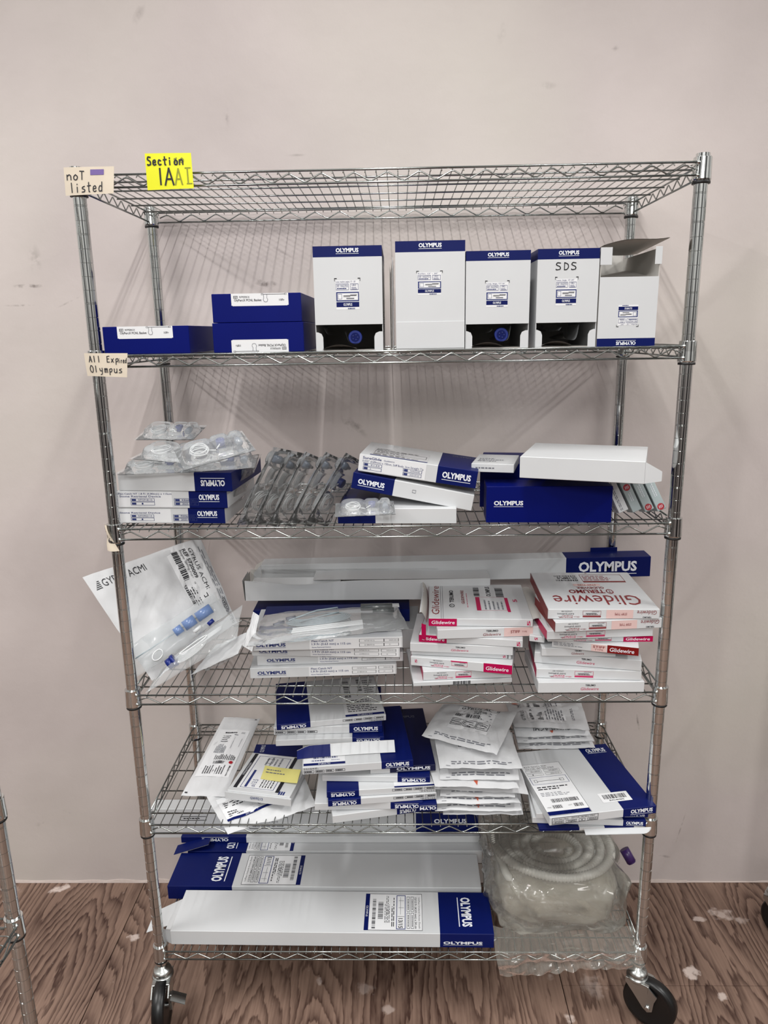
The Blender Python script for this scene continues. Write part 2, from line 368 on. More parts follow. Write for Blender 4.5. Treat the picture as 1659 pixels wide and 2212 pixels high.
def floor_mat():
    m = mat('plywood', (120, 88, 74), .55, spec=.3); t = m.node_tree; b = t.nodes['Principled BSDF']; n = t.nodes.new; L = t.links.new
    co = n('ShaderNodeTexCoord'); sp = n('ShaderNodeSeparateXYZ'); L(co.outputs['Object'], sp.inputs[0])
    def math_(op, a, b_=None, c_=None):
        z = n('ShaderNodeMath'); z.operation = op
        for i, q in enumerate((a, b_, c_)):
            if q is None: continue
            if isinstance(q, (int, float)): z.inputs[i].default_value = q
            else: L(q, z.inputs[i])
        return z.outputs[0]
    def rng(v, a, b_, c_, d_):
        z = n('ShaderNodeMapRange'); L(v, z.inputs[0])
        for i, q in enumerate((a, b_, c_, d_)): z.inputs[i+1].default_value = q
        return z.outputs[0]
    sheet = math_('FLOOR', math_('DIVIDE', math_('ADD', sp.outputs['X'], .2103 + 12.192), 1.2192))
    cb = n('ShaderNodeCombineXYZ')
    L(math_('MULTIPLY', sp.outputs['X'], 4.2), cb.inputs[0]); L(math_('MULTIPLY', sp.outputs['Y'], .75), cb.inputs[1]); L(math_('MULTIPLY', sheet, 3.7), cb.inputs[2])
    z1 = n('ShaderNodeTexNoise'); z1.inputs['Scale'].default_value = 1.25; z1.inputs['Detail'].default_value = 1.5; z1.inputs['Roughness'].default_value = .45; L(cb.outputs[0], z1.inputs['Vector'])
    # contour lines of a smooth field = rotary-cut veneer figure
    wob = n('ShaderNodeTexNoise'); wob.inputs['Scale'].default_value = 22; wob.inputs['Detail'].default_value = 2; L(cb.outputs[0], wob.inputs['Vector'])
    fld = math_('MULTIPLY_ADD', wob.outputs[0], .035, z1.outputs[0])
    s1 = math_('FRACT', math_('MULTIPLY', fld, 27))
    g = rng(s1, .0, .85, 0, 1); edge = rng(s1, .9, 1.0, 1, 0)
    gr = math_('MULTIPLY', math_('POWER', g, 2.2), edge)
    # fibre
    mp = n('ShaderNodeMapping'); mp.inputs['Scale'].default_value = (160, 5, 1); L(co.outputs['Object'], mp.inputs[0])
    z3 = n('ShaderNodeTexNoise'); z3.inputs['Scale'].default_value = 1; z3.inputs['Detail'].default_value = 4; L(mp.outputs[0], z3.inputs['Vector'])
    z4 = n('ShaderNodeTexNoise'); z4.inputs['Scale'].default_value = 2.6; z4.inputs['Detail'].default_value = 3; L(co.outputs['Object'], z4.inputs['Vector'])
    c = n('ShaderNodeMix'); c.data_type = 'RGBA'; c.inputs[6].default_value = _lin((140, 115, 101)); c.inputs[7].default_value = _lin((64, 44, 37))
    tt = math_('MULTIPLY_ADD', gr, .62, rng(z3.outputs[0], .35, .7, 0, .35)); tt = math_('ADD', tt, rng(z4.outputs[0], .3, .7, -.15, .3)); L(tt, c.inputs[0])
    last = c.outputs[2]
    nz = n('ShaderNodeTexNoise'); nz.inputs['Scale'].default_value = 48; nz.inputs['Detail'].default_value = 5; L(co.outputs['Object'], nz.inputs['Vector'])
    tot = None
    for (x, y, a, b_, ang, st) in ((130, 1920, .085, .022, .2, 1.0), (290, 2025, .05, .02, -.1, .9), (1495, 2103, .05, .035, -.5, 1.1), (1560, 2152, .03, .022, -.6, .8), (1230, 2200, .035, .02, -.5, .9),
            (1560, 1975, .10, .03, -.2, .62), (1600, 1988, .05, .02, 0, .6), (1510, 1985, .05, .016, 0, .7), (1190, 2110, .03, .015, 0, .35), (790, 2135, .06, .03, 0, .3), (1280, 2130, .08, .05, .4, .3), (30, 1930, .05, .05, 0, .2), (690, 2120, .02, .02, 0, .5), (840, 2180, .05, .02, 0, .45)):
        p = atz(x, y, 0); mp = n('ShaderNodeMapping'); mp.vector_type = 'TEXTURE'; mp.inputs['Location'].default_value = p
        mp.inputs['Rotation'].default_value = (0, 0, ang); mp.inputs['Scale'].default_value = (a * .62, b_ * 1.1, 1); L(co.outputs['Object'], mp.inputs[0])
        ln = n('ShaderNodeVectorMath'); ln.operation = 'LENGTH'; L(mp.outputs[0], ln.inputs[0])
        k = rng(ln.outputs['Value'], .35, 1.0, 1, 0)
        k = math_('MULTIPLY', rng(math_('ADD', math_('MULTIPLY', k, .42), nz.outputs[0]), .72, .92, 0, .9), st)
        tot = k if tot is None else math_('MAXIMUM', tot, k)
    c3 = n('ShaderNodeMix'); c3.data_type = 'RGBA'; L(last, c3.inputs[6]); c3.inputs[7].default_value = _lin((208, 192, 184)); L(math_('MINIMUM', tot, .9), c3.inputs[0])
    L(c3.outputs[2], b.inputs['Base Color'])
    bp = n('ShaderNodeBump'); bp.inputs['Strength'].default_value = .3; bp.inputs['Distance'].default_value = .002; L(tt, bp.inputs['Height']); L(bp.outputs[0], b.inputs['Normal'])
    return m
FLOORM = floor_mat(); WALLM = wall_mat()
b = B()
x0 = -.2103 - 1.2192 * 2
for k in range(5):
    xa = x0 + k * 1.2192
    cut = {3: .085}.get(k, -.95)
    b.box((xa + .0012, cut + .0006, -.018), (xa + 1.2180, WY - .001, 0), FLOORM)
    b.box((xa + .0012, -3.6, -.018), (xa + 1.2180, cut - .0006, 0), FLOORM)
SUB = mat('dark_subfloor', (38, 20, 22), .9)
b.box((x0, -3.6, -.03), (x0 + 5 * 1.2192, WY, -.019), SUB)
b.build('floor', kind='structure')
b = B()
b.box((x0, WY, -.03), (x0 + 5 * 1.2192, WY + .1, 3.0), WALLM)
b.build('wall_back', kind='structure')
# torn paper and chipped plaster edge along the foot of the wall
b = B(); PLAST = mat('chipped_plaster', (196, 182, 176), .8, bump=.8, bscale=120)
rnd = random.Random(3)
def strip(x_a, x_b, hmax, yo, seed):
    N = int((x_b - x_a) / .012); top = []
    for i in range(N + 1):
        x = x_a + (x_b - x_a) * i / N; top.append((x, hmax * (.35 + .65 * abs(noise.noise(Vector((x * 9, seed, 0)))) * 2)))
    for (xa, ha), (xb, hb) in zip(top, top[1:]):
        y1 = WY - yo
        b.face([(xa, y1 - .003, .0005), (xb, y1 - .003, .0005), (xb, y1, hb), (xa, y1, ha)], PLAST)
        b.face([(xa, y1, ha), (xb, y1, hb), (xb, WY - .0002, hb + .0003), (xa, WY - .0002, ha + .0003)], PLAST)
        b.face([(xa, y1 - .003, .0005), (xa, WY - .0005, .0005), (xb, WY - .0005, .0005), (xb, y1 - .003, .0005)], PLAST)
strip(-.66, .02, .016, .002, 1); strip(.02, 1.26, .006, .0015, 2); strip(1.28, 1.47, .012, .002, 5); strip(1.47, 2.2, .004, .001, 7)
b.build('trim_1', kind='structure')

# ---------------------------------------------------------------- wire shelving rack
GR = [66.3 - i for i in range(-3, 66)]
DBL = {-2 + 2 * 0, 0, 5, 10, 15, 20, 25, 30, 36, 41, 46, 51, 56, 61}
def post_bm(top):
    b = B(); R = .0127; prof = [(R * .97, -.012), (R, -.010)]
    zs = []
    for i in range(65, -4, -1):
        z = (66.3 - i) * IN
        if z > top - .01: break
        zs.append(z)
        if i in DBL: zs.append(z + .0022)
    for z in zs: prof += [(R, z - .0007), (R - .0011, z - .0002), (R - .0011, z + .0002), (R, z + .0007)]
    prof += [(R, top)]
    b.lathe(prof, CHROME, 28, sharp=True)
    return b
def collar_bm():
    b = B(); b.lathe([(.0140, .004), (.0166, .0042), (.0166, .0), (.0140, -.0002)], BLK, 28)
    b.lathe([(.0133, .0055), (.0172, .0055), (.0178, .0075), (.0170, .026), (.0166, .0450), (.0162, .0458), (.0136, .0458)], CHROME, 28, sharp=True)
    for (dx, dy) in ((1, 0), (0, 1)):
        pass
    return b
def shelf_bm(W, D):
    b = B(); ro = .0021; zt = .0358; zb = .0135
    o_ = .0125
    for y in (-o_, D + o_):
        b.tube([(.012, y, zt), (W - .012, y, zt)], ro, WIRE, 8); b.tube([(.012, y, zb), (W - .012, y, zb)], ro, WIRE, 8)
    for x in (-.004, W + .004):
        b.tube([(x, .014, zt), (x, D - .014, zt)], ro, WIRE, 8); b.tube([(x, .014, zb), (x, D - .014, zb)], ro, WIRE, 8)
    for cx in (0, W):     # weld beads where the rails meet the sleeves
        for cy, sy in ((0, -1), (D, 1)):
            for z in (zt, zb):
                sxn = 1 if cx == 0 else -1
                b.lathe([(.0012, -.004), (.0034, -.002), (.0036, .001), (.0012, .004)], CHROME, 8, (cx + sxn * .0125, cy + sy * o_ * .96, z))
    # truss wire
    n_ = int(round((W - .10) / .0610)); P = .0610; xs = (W - n_ * P) / 2
    for y in (-o_, D + o_):
        pts = [(xs - .018, y, zb + .010)]
        for k in range(n_ + 1):
            x = xs + k * P
            pts += [(x - .003, y, zt - .0062), (x + .003, y, zt - .0062)]
            if k < n_: pts += [(x + P/2 - .003, y, zb + .0030), (x + P/2 + .003, y, zb + .0030)]
        pts.append((xs + n_ * P + .018, y, zb + .010))
        b.tube(pts, .0015, WIRE, 6)
    m_ = 7; Pd = (D - .08) / m_
    for x in (-.004, W + .004):
        pts = [(x, .030, zb + .012)]
        for k in range(m_ + 1):
            y = .04 + k * Pd; pts += [(x, y - .002, zt - .005), (x, y + .002, zt - .005)]
            if k < m_: pts += [(x, y + Pd/2 - .002, zb + .003), (x, y + Pd/2 + .002, zb + .003)]
        pts.append((x, D - .03, zb + .012)); b.tube(pts, .0015, WIRE, 6)
    # deck: long wires under the cross wires
    for y in (.036, .124, .211, .298, .386):
        b.tube([(-.004, y, zt - .0042), (W + .004, y, zt - .0042)], .0018, WIRE, 6)
    N = int(round((W - .03) / .02034)); st = (W - N * .02034) / 2
    for k in range(N + 1):
        x = st + k * .02034
        y0, y1 = (-o_, D + o_) if .012 < x < W - .012 else (.014, D - .014)
        b.tube([(x, y0 - .0012, zt - .0056), (x, y0 + .001, zt - .0036), (x, y0 + .008, zt - .0010), (x, y1 - .008, zt - .0010), (x, y1 - .001, zt - .0036), (x, y1 + .0012, zt - .0056)], .00115, WIRE, 6)
    return b
def caster(parent, x, y, ang, brake):
    R = parent; z1 = -.003
    b = B(); b.lathe([(.0095, -.012), (.0095, -.022), (.0195, -.024), (.0225, -.030), (.0225, -.034), (.019, -.037), (.0245, -.039), (.0265, -.044), (.024, -.049), (.018, -.051)], STEEL, 26)
    c = b.build('caster', R, loc=(x, y, 0))
    A = Matrix.Rotation(ang, 4, 'Z')
    f = B(); f.X = A; tr = .034; wz = -.1015
    pl = [(-.022, -.043), (.030, -.043), (tr + .020, -.062), (tr + .014, -.080), (tr + .011, wz - .006), (tr, wz - .013), (tr - .011, wz - .006), (-.004, -.075), (-.022, -.055)]
    for s in (-1, 1):
        ya, yb = s * .0185, s * .0215
        f.face([(px, ya, pz) for px, pz in pl], STEEL); f.face([(px, yb, pz) for px, pz in pl], STEEL)
        for (a, q) in zip(pl, pl[1:] + pl[:1]): f.face([(a[0], ya, a[1]), (q[0], ya, q[1]), (q[0], yb, q[1]), (a[0], yb, a[1])], STEEL)
    f.box((-.022, -.0215, -.046), (.032, .0215, -.0425), STEEL, .001)
    f.box((.030, -.0215, -.062), (.0335, .0215, -.0425), STEEL, .001)
    f.build('fork', c)
    w_ = B(); w_.X = A @ Matrix.Translation((tr, 0, wz)) @ Matrix.Rotation(PI/2, 4, 'X')
    w_.lathe([(.012, -.014), (.046, -.012), (.050, -.0145), (.058, -.0145), (.0625, -.011), (.0635, 0), (.0625, .011), (.058, .0145), (.050, .0145), (.046, .012), (.012, .014)], BLACK, 48)
    w_.build('wheel', c)
    ax = B(); ax.X = A @ Matrix.Translation((tr, 0, wz)) @ Matrix.Rotation(PI/2, 4, 'X')
    ax.lathe([(.0035, -.026), (.0065, -.0255), (.0065, -.0215), (.0065, .0215), (.0065, .0255), (.0035, .026)], CHROME, 6); ax.build('axle_bolt', c)
    if brake:
        k = B(); k.X = A
        k.box((tr - .006, .022, wz - .01), (tr + .008, .026, wz + .035), STEEL, .001)
        k.grid(lambda u, v: (tr - .012 + .03 * u, .024 + .034 * v, wz + .030 - .016 * v + .004 * math.sin(u * 3)), 4, 4, STEEL)
        k.grid(lambda u, v: (tr - .012 + .03 * u, .024 + .034 * v, wz + .0285 - .016 * v + .004 * math.sin(u * 3)), 4, 4, STEEL, True)
        k.build('brake_pedal', c, label='small steel brake pedal')
    return c
def rack(label, loc, rz, W, D, zin, casters=None, base=.165, pr=None):
    r = empty('wire_shelving_rack', loc, label, 'shelving rack', rot=(0, 0, rz))
    if pr is None: pr = {}
    if not pr: pr['post'] = None
    for (x, y) in ((0, 0), (W, 0), (0, D), (W, D)):
        if pr['post'] is None: p = post_bm(71 * IN + .0015).build('post', r); pr['post'] = p
        else: p = pr['post'].copy(); C.objects.link(p); p.parent = r
        p.location = (x, y, base)
    for z in zin:
        if ('s', W) not in pr: s = shelf_bm(W, D).build('shelf', r); pr[('s', W)] = s
        else: s = pr[('s', W)].copy(); C.objects.link(s); s.parent = r
        s.location = (0, 0, base + z * IN)
        for (x, y) in ((0, 0), (W, 0), (0, D), (W, D)):
            if 'c' not in pr: c = collar_bm().build('collar', s); pr['c'] = c
            else: c = pr['c'].copy(); C.objects.link(c); c.parent = s
            c.location = (x, y, 0)
    for (x, y, a, bk) in casters or ():
        c = caster(r, x, y, a, bk); c.location = (x, y, base)
    return r
RW, RD = 1.1692, .4225
ZI = [69, 56, 42, 27, 14, 0]
proto = {}
rack('six-tier chrome wire shelving rack on casters, full of boxes, against the wall', (0, 0, 0), 0, RW, RD, ZI,
     [(0, 0, -PI/2 + .12, True), (RW, 0, -.62, False), (0, RD, -.15, False), (RW, RD, PI + .1, False)], pr=proto)
rack('chrome rack at the left edge, only one grooved post and sleeve in view', (-.1275 - RD, -.35, 0), -PI/2, RW, RD, [69, 52, 39, 25.8, 15.9, 2],
     [(0, 0, .4, False), (RW, 0, .9, False), (0, RD, PI/2, False), (RW, RD, .3, False)], pr=proto)
rack('chrome rack at the right edge, only its black caster and post foot in view', (1.632, -.16, 0), 0, RW, RD, ZI,
     [(0, 0, .4, False), (RW, 0, .9, False), (0, RD, -.9, False), (RW, RD, PI, False)], pr=proto)
SURF = [.165 + z * IN + .0372 for z in ZI]

# ---------------------------------------------------------------- cartons
def body(b, w_, d_, h_, side, bandx=(), bandz=(), top=None, bev=.0009):
    """closed carton block in local space; bandx = [(x0f, x1f, mat)], bandz = [(z0f, z1f, mat)] are printed bands running round the board"""
    b.box((0, 0, 0), (w_, d_, h_), side, bev)
    def cut(ax, val):
        no = Vector((1, 0, 0)) if ax == 0 else Vector((0, 0, 1)); co = no * val
        bmesh.ops.bisect_plane(b.bm, geom=b.bm.verts[:] + b.bm.edges[:] + b.bm.faces[:], plane_co=co, plane_no=no)
    for x0_, x1_, m in bandx:
        for q in (x0_, x1_):
            if 0 < q < 1: cut(0, q * w_)
    for z0_, z1_, m in bandz:
        for q in (z0_, z1_):
            if 0 < q < 1: cut(2, q * h_)
    for f in b.bm.faces:
        c = f.calc_center_median()
        for x0_, x1_, m in bandx:
            if x0_ <= c.x / w_ <= x1_: f.material_index = b.mi(m)
        for z0_, z1_, m in bandz:
            if z0_ <= c.z / h_ <= z1_: f.material_index = b.mi(m)
def carton(label, loc, rot, w_, d_, h_, side=None, bandx=(), bandz=(), prints=None, group=None, name='carton', cat='box', warp=0, seed=1):
    b = B(); body(b, w_, d_, h_, side or WHITE, bandx, bandz)
    F = face_frames(w_, d_, h_)
    if prints: prints(b, F, w_, d_, h_)
    if warp:
        for v in b.bm.verts:
            q = Vector((v.co.x * 9, v.co.y * 9, seed)); k = v.co.z / h_
            v.co.z += warp * (noise.noise(q)) * k; v.co.y += warp * .6 * noise.noise(q + Vector((5, 0, 0)))
    return b.build(name, None, label, cat, group, loc=loc, rot=rot)
def place(z, pl, pr, top=None, back=None, h=None, d=None):
    """front-bottom edge seen at pl..pr lying at height z; top = image row of the front-left top corner, back = image row of the back edge of the top (at the left corner)"""
    A = atz(pl[0], pl[1], z); Bq = atz(pr[0], pr[1], z)
    yaw = math.atan2(Bq.y - A.y, Bq.x - A.x); w_ = (Bq - A).length
    if h is None: h = zof(top[0], top[1], A) - z
    if d is None:
        P = atz(back[0], back[1], z + h); d = (Vector((P.x - A.x, P.y - A.y)).dot(Vector((-math.sin(yaw), math.cos(yaw)))))
    return A, yaw, w_, d, h
LOG = []
def pc(label, z, pl, pr, top=None, back=None, h=None, d=None, **kw):
    A, yaw, w_, d_, h_ = place(z, pl, pr, top, back, h, d)
    kw.pop('_', None)
    o = carton(label, A, (0, 0, yaw), w_, d_, h_, **kw)
    LOG.append((label[:40], [round(q, 3) for q in (A.x, A.y, A.z, math.degrees(yaw), w_, d_, h_)]))
    return o, z + h_, (A, yaw, w_, d_, h_)

# ---- small printed label used on the tall cartons
def uro_label(b, P, u0, v0, u1, v1, inv=False, first='Loop, medium, angled, 12\u00b0 - 30\u00b0', code='WA22702S'):
    if inv: Q = lambda u, v, o=0: P(u0+(u1-u0)*(1-u), v0+(v1-v0)*(1-v), o)
    else: Q = lambda u, v, o=0: P(u0+(u1-u0)*u, v0+(v1-v0)*v, o)
    b.prects(Q, .05, .0, .95, .93, LABEL, .0002)
    for (a, c, e, g) in ((0, .97, .1, 1), (0, .90, .02, 1), (.9, .97, 1, 1), (.98, .90, 1, 1)): b.prects(Q, a, c, e, g, INK, .0003)
    b.prects(Q, .06, .08, .94, .24, NAVY, .0004); b.ptext(Q, 'OLYMPUS', .33, .12, .67, .2, WINK, bold=.02, off=.0006)
    b.prects(Q, .06, .26, .94, .56, BINK, .0003); b.prects(Q, .11, .30, .9, .52, LABEL, .0004)
    b.pframe(Q, .13, .33, .28, .5, BINK, .012, .012, .0005)
    b.prects(Q, .34, .43, .84, .45, INK, .0006); b.prects(Q, .34, .40, .6, .415, INK, .0006); b.prects(Q, .6, .46, .86, .475, INK, .0006); b.prects(Q, .45, .33, .75, .37, GINK, .0006)
    b.ptext(Q, first, .07, .86, .82, .91, BINK, off=.0005)
    b.pframe(Q, .06, .62, .55, .82, BINK, .012, .012, .0005); b.ptext(Q, 'REF  ' + code, .10, .72, .52, .79, BINK, off=.0006); b.plines(Q, .1, .64, .48, .70, 1, BINK, fill=.6)
    b.pframe(Q, .61, .62, .92, .82, BINK, .012, .012, .0005); b.ptext(Q, 'URO', .67, .74, .83, .8, BINK, off=.0006); b.plines(Q, .66, .63, .88, .71, 2, BINK, fill=.5)
    b.plines(Q, .5, .0, .92, .06, 1, BINK, fill=.7)

# ---- inverted U bracket shape used for the little device drawings
def basket_label(b, P, u0, v0, u1, v1, inv=False):
    if inv: Q = lambda u, v, o=0: P(u0+(u1-u0)*(1-u), v0+(v1-v0)*(1-v), o)
    else: Q = lambda u, v, o=0: P(u0+(u1-u0)*u, v0+(v1-v0)*v, o)
    b.prects(Q, 0, .04, 1, 1, LABEL, .0002); b.prects(Q, .02, 0, .98, .04, LABEL, .0002)
    b.pframe(Q, .04, .60, .115, .82, INK, .006, .03); b.ptext(Q, 'REF', .05, .65, .105, .77, INK)
    b.ptext(Q, 'RFPERKX', .145, .64, .325, .80, INK); b.ptext(Q, 'OlyPercX PCNL Basket', .05, .38, .53, .56, INK, bold=.012)
    b.ptext(Q, '10Fr', .84, .38, .93, .54, INK, bold=.012)
    b.prects(Q, .57, .90, .94, .93, INK, .0005)
    for (x, y) in ((.545, .92), (.95, .92)): b.pframe(Q, x-.018, y-.06, x+.018, y+.06, INK, .006, .02)
    pl = [(.57, .9), (.572, .62), (.56, .5), (.575, .34), (.60, .30), (.63, .34), (.64, .5), (.625, .62), (.63, .9)]
    for a, c in zip(pl, pl[1:]):
        p, q = Vector(Q(*a, .0006)), Vector(Q(*c, .0006)); d = (q - p).normalized(); up = (Vector(Q(.5, .5, .01)) - Vector(Q(.5, .5, 0))).normalized(); s_ = d.cross(up) * .0004
        b.face([p - s_, q - s_, q + s_, p + s_], GINK)

# ================================================================ second shelf from the top
def yf(y, pl, pr, top, d=None, rt=None):      # a box whose front stands in the plane y (this shelf lies at eye level)
    A = aty(pl[0], pl[1], y); Bq = aty(pr[0], pr[1], y); return A, Bq
S2 = SURF[1] + .0005
def blue_flat(label, zb, xl, xr, ybot, ytop, lab, inv, dep, group, yy=-.004, yaw=0):
    A = aty(xl, ybot, yy); Bq = aty(xr, ybot, yy); T = aty(xl, ytop, yy); w_ = Bq.x - A.x; h_ = T.z - A.z
    def pr(b, F, w, d, h): basket_label(b, F['F'], lab[0], lab[1], lab[2], lab[3], inv)
    o = carton(label, (A.x, yy, zb), (0, 0, yaw), w_, dep, h_, BLUE, prints=pr, group=group)
    # worn pale corners
    return o, h_
BG = 'royal blue basket cartons on the second shelf'
o, h_ = blue_flat('flat royal blue carton on its own at the left end, white label along its top', S2, 226, 411, 761, 701, (.17, .56, .815, 1.0), False, .30, BG)
o, h1 = blue_flat('royal blue carton at the bottom of the pair, its white label upside down', S2, 462, 657, 757, 693, (.20, .0, .83, .43), True, .30, BG)
o, h2 = blue_flat('royal blue carton on top of the pair, white label upright on its face', S2 + h1 + .0006, 460, 652, 692, 629.5, (.22, .57, .86, 1.0), False, .30, BG)

def tall_box(label, xl, xr, ybot, ytop, yy=-.004, dep=.24, open_=0, band=.1, first='', code='', hand=None, labr=None, group=None, lw=1, yaw=0):
    A = aty(xl, ybot, yy); Bq = aty(xr, ybot, yy); T = aty(xl, ytop, yy); w_ = Bq.x - A.x; h_ = T.z - A.z
    o0 = empty('carton', (A.x, yy, S2), label, 'box', group, rot=(0, 0, yaw))
    b = B(); t = .0012; zo = open_ * h_
    F = face_frames(w_, dep, h_)
    zb_ = h_ * (1 - band)
    # front, left, right, back, top, bottom boards
    b.box((0, 0, zo), (w_, t, zb_), WHITE); b.box((0, 0, zb_), (w_, t, h_), NAVY)
    for x in (0, w_ - t):
        b.box((x, t, 0), (x + t, dep, zb_), WHITE); b.box((x, t, zb_), (x + t, dep, h_), NAVY)
    b.box((t, dep - t, 0), (w_ - t, dep, h_), CARDIN); b.box((t, t, h_ - t), (w_ - t, dep - t, h_), NAVY); b.box((t, t, 0), (w_ - t, dep - t, t), CARDIN)
    P = F['F']
    b.logo(P, .5 - .165 * lw, 1 - band * .72, .5 + .165 * lw, 1 - band * .22)
    if labr: uro_label(b, P, labr[0], labr[1], labr[2], labr[3], first=first, code=code)
    if hand: b.phand(P, hand, .30, .79, .125, .07, INK, th=.0016)
    for i in range(9): b.prects(F['R'], .28, .18 + .024 * i, .55, .19 + .024 * i, GINK, .0003)
    b.build('box_shell', o0)
    if open_ > 0:
        for (xa, xb, s_) in ((t, w_ * .11, 1), (w_ * .87, w_ - t, -1)):      # tab flaps folded to the sides of the opening
            f = B(); c = .01
            z1 = zo * .72
            pts = [(xa, 0), (xb, 0), (xb, z1 - c), (xb - c * .3, z1 - c * .3), (xb - c, z1), (xa, z1)] if s_ > 0 else [(xb, 0), (xb, z1), (xa + c, z1), (xa + c * .3, z1 - c * .3), (xa, z1 - c), (xa, 0)]
            f.face([(x, .0006, z) for x, z in pts], WHITE); f.face([(x, .0018, z) for x, z in pts][::-1], WHITE)
            for a, q in zip(pts, pts[1:] + pts[:1]): f.face([(a[0], .0006, a[1]), (q[0], .0006, q[1]), (q[0], .0018, q[1]), (a[0], .0018, a[1])], WHITE)
            f.build('tab_flap', o0)
        f = B(); f.grid(lambda u, v: (w_ * (.1 + .5 * u), -.003 + .05 * v, .004 + .008 * math.sin(PI * u) * (1 - v)), 8, 3, KRAFT); f.build('bottom_flap', o0)
    return o0, A.x, w_, h_
TG = 'tall white and navy cartons on the second shelf'
tb1 = tall_box('tall white carton with navy top band, open slot at its foot, beside the blue stack', 683, 828, 751, 524, open_=.255, band=.103, labr=(.30, .40, .68, .70), first='Loop, medium, angled, 12\u00b0 - 30\u00b0', code='WA22702S', group=TG)
tb2 = tall_box('tallest white carton, closed, with navy top band and a crease near its foot', 856, 1003, 749, 514, open_=0, band=.1, labr=(.30, .51, .68, .73), first='Roller, 12\u00b0 - 30\u00b0', code='WA22751S', group=TG)
tb3 = tall_box('white carton with navy top band and open foot, right of the tallest carton', 1005, 1141, 749, 538, open_=.255, band=.1, labr=(.30, .43, .68, .70), first='Loop, large, 12\u00b0/16\u00b0', code='WA22705S', group=TG)
tb4 = tall_box('white carton with navy top band and SDS handwritten in marker', 1156, 1286, 747, 534, open_=.255, band=.105, labr=(.29, .43, .67, .72), first='Loop, large, 12\u00b0-30\u00b0', code='WA22707S', hand='SDS', group=TG)
# extra marks on the closed one
o0, ax, aw, ah = tb2
b = B(); F = face_frames(aw, .24, ah); P = F['F']
b.box((0, -.0012, ah * .01), (aw, -.0002, ah * .262), WHITE, .0003)
b.build('front_flap', o0)
b = B()
for i in range(3): b.box((-.006 - .0028 * i, .008 + .004 * i, .0), (-.0050 - .0028 * i, .2, ah * (.86 - .04 * i)), CARDIN if i else WHITE)
b.build('folded_side_board', o0)

# inverted, open carton at the right end
A = aty(1289, 742, -.004); Bq = aty(1414, 742, -.004); w5 = Bq.x - A.x; h5 = aty(1293, 592, -.004).z - A.z; hb = aty(1293, 535, .10).z - A.z; d5 = .24; t = .0012
o5 = empty('carton', (A.x, -.004, S2), 'white carton standing upside down with its top open and flaps raised', 'box', TG)
b = B(); F = face_frames(w5, d5, h5)
zb = h5 * .115
b.box((0, 0, zb), (w5, t, h5), WHITE); b.box((0, 0, 0), (w5, t, zb), NAVY)
hs = h5 + .052
for x in (0, w5 - t): b.box((x, t, 0), (x + t, d5, hs), CARDIN)
b.box((t, d5 - t, 0), (w5 - t, d5, hs + .012), CARDIN); b.box((t, t, 0), (w5 - t, d5, t), CARDIN)
b.logo(F['F'], .33, .02, .67, .085, rot=180)
uro_label(b, F['F'], .32, .28, .70, .60, inv=True, first='Roller, 12\u00b0 - 30\u00b0', code='WA22751S')
b.build('box_shell', o5)
for (xa, xb) in ((-.001, .021), (w5 - .010, w5 + .003)):   # corner tabs left standing
    f = B(); f.box((xa, -.001, h5 + .022), (xb, .0002, hs + .002), WHITE, .0003); f.build('tab_flap', o5)
f = B(); f.grid(lambda u, v: (.004 + (w5 + .012) * u, .10 - .10 * v + .10 * (1 - v), hs - .004 + .010 * v + .016 * u + .004 * math.sin(5 * u)), 10, 4, CARDIN)
f.grid(lambda u, v: (.004 + (w5 + .012) * u, .10 - .10 * v + .10 * (1 - v), hs - .005 + .010 * v + .016 * u + .004 * math.sin(5 * u)), 10, 4, CARDIN, True); f.build('lid_flap', o5)
f = B()
f.face([(t + .001, .03, h5 * .9), (w5 - .002, .03, h5 * 1.0), (w5 - .002, .2, h5 * 1.2), (t + .001, .2, h5 * 1.05)], CARDIN)
f.build('inner_flap', o5)

# blister trays lying inside the opened cartons
def coil_pts(cx, cy, cz, r, turns, n_=18, jit=.0015, flat=1.0, seed=1, zr=.006):
    rnd = random.Random(seed); pts = []
    for i in range(int(turns * n_)):
        a = 2 * PI * i / n_; k = i / n_
        rr = r * (1 + .10 * math.sin(k * 2.1 + seed)) ; pts.append((cx + rr * math.cos(a) + jit * math.sin(k * 3), cy + rr * flat * math.sin(a), cz + zr * math.sin(k * 1.7) ))
    return pts
def blister_height(u, v):
    """deck height (0..1) of the moulded tray"""
    def bump(cx, cy, rx, ry, p=4): 
        q = ((abs(u - cx) / rx) ** p + (abs(v - cy) / ry) ** p); return max(0, 1 - q) ** .35 if q < 1 else 0
    h = max(bump(.30, .5, .22, .34), bump(.62, .62, .14, .26) * .85, bump(.84, .48, .10, .34) * 1.0, bump(.58, .2, .2, .1) * .5)
    return h
CONN = clear('pale_grey_connector', (120, 132, 150), .6, .2, .1)
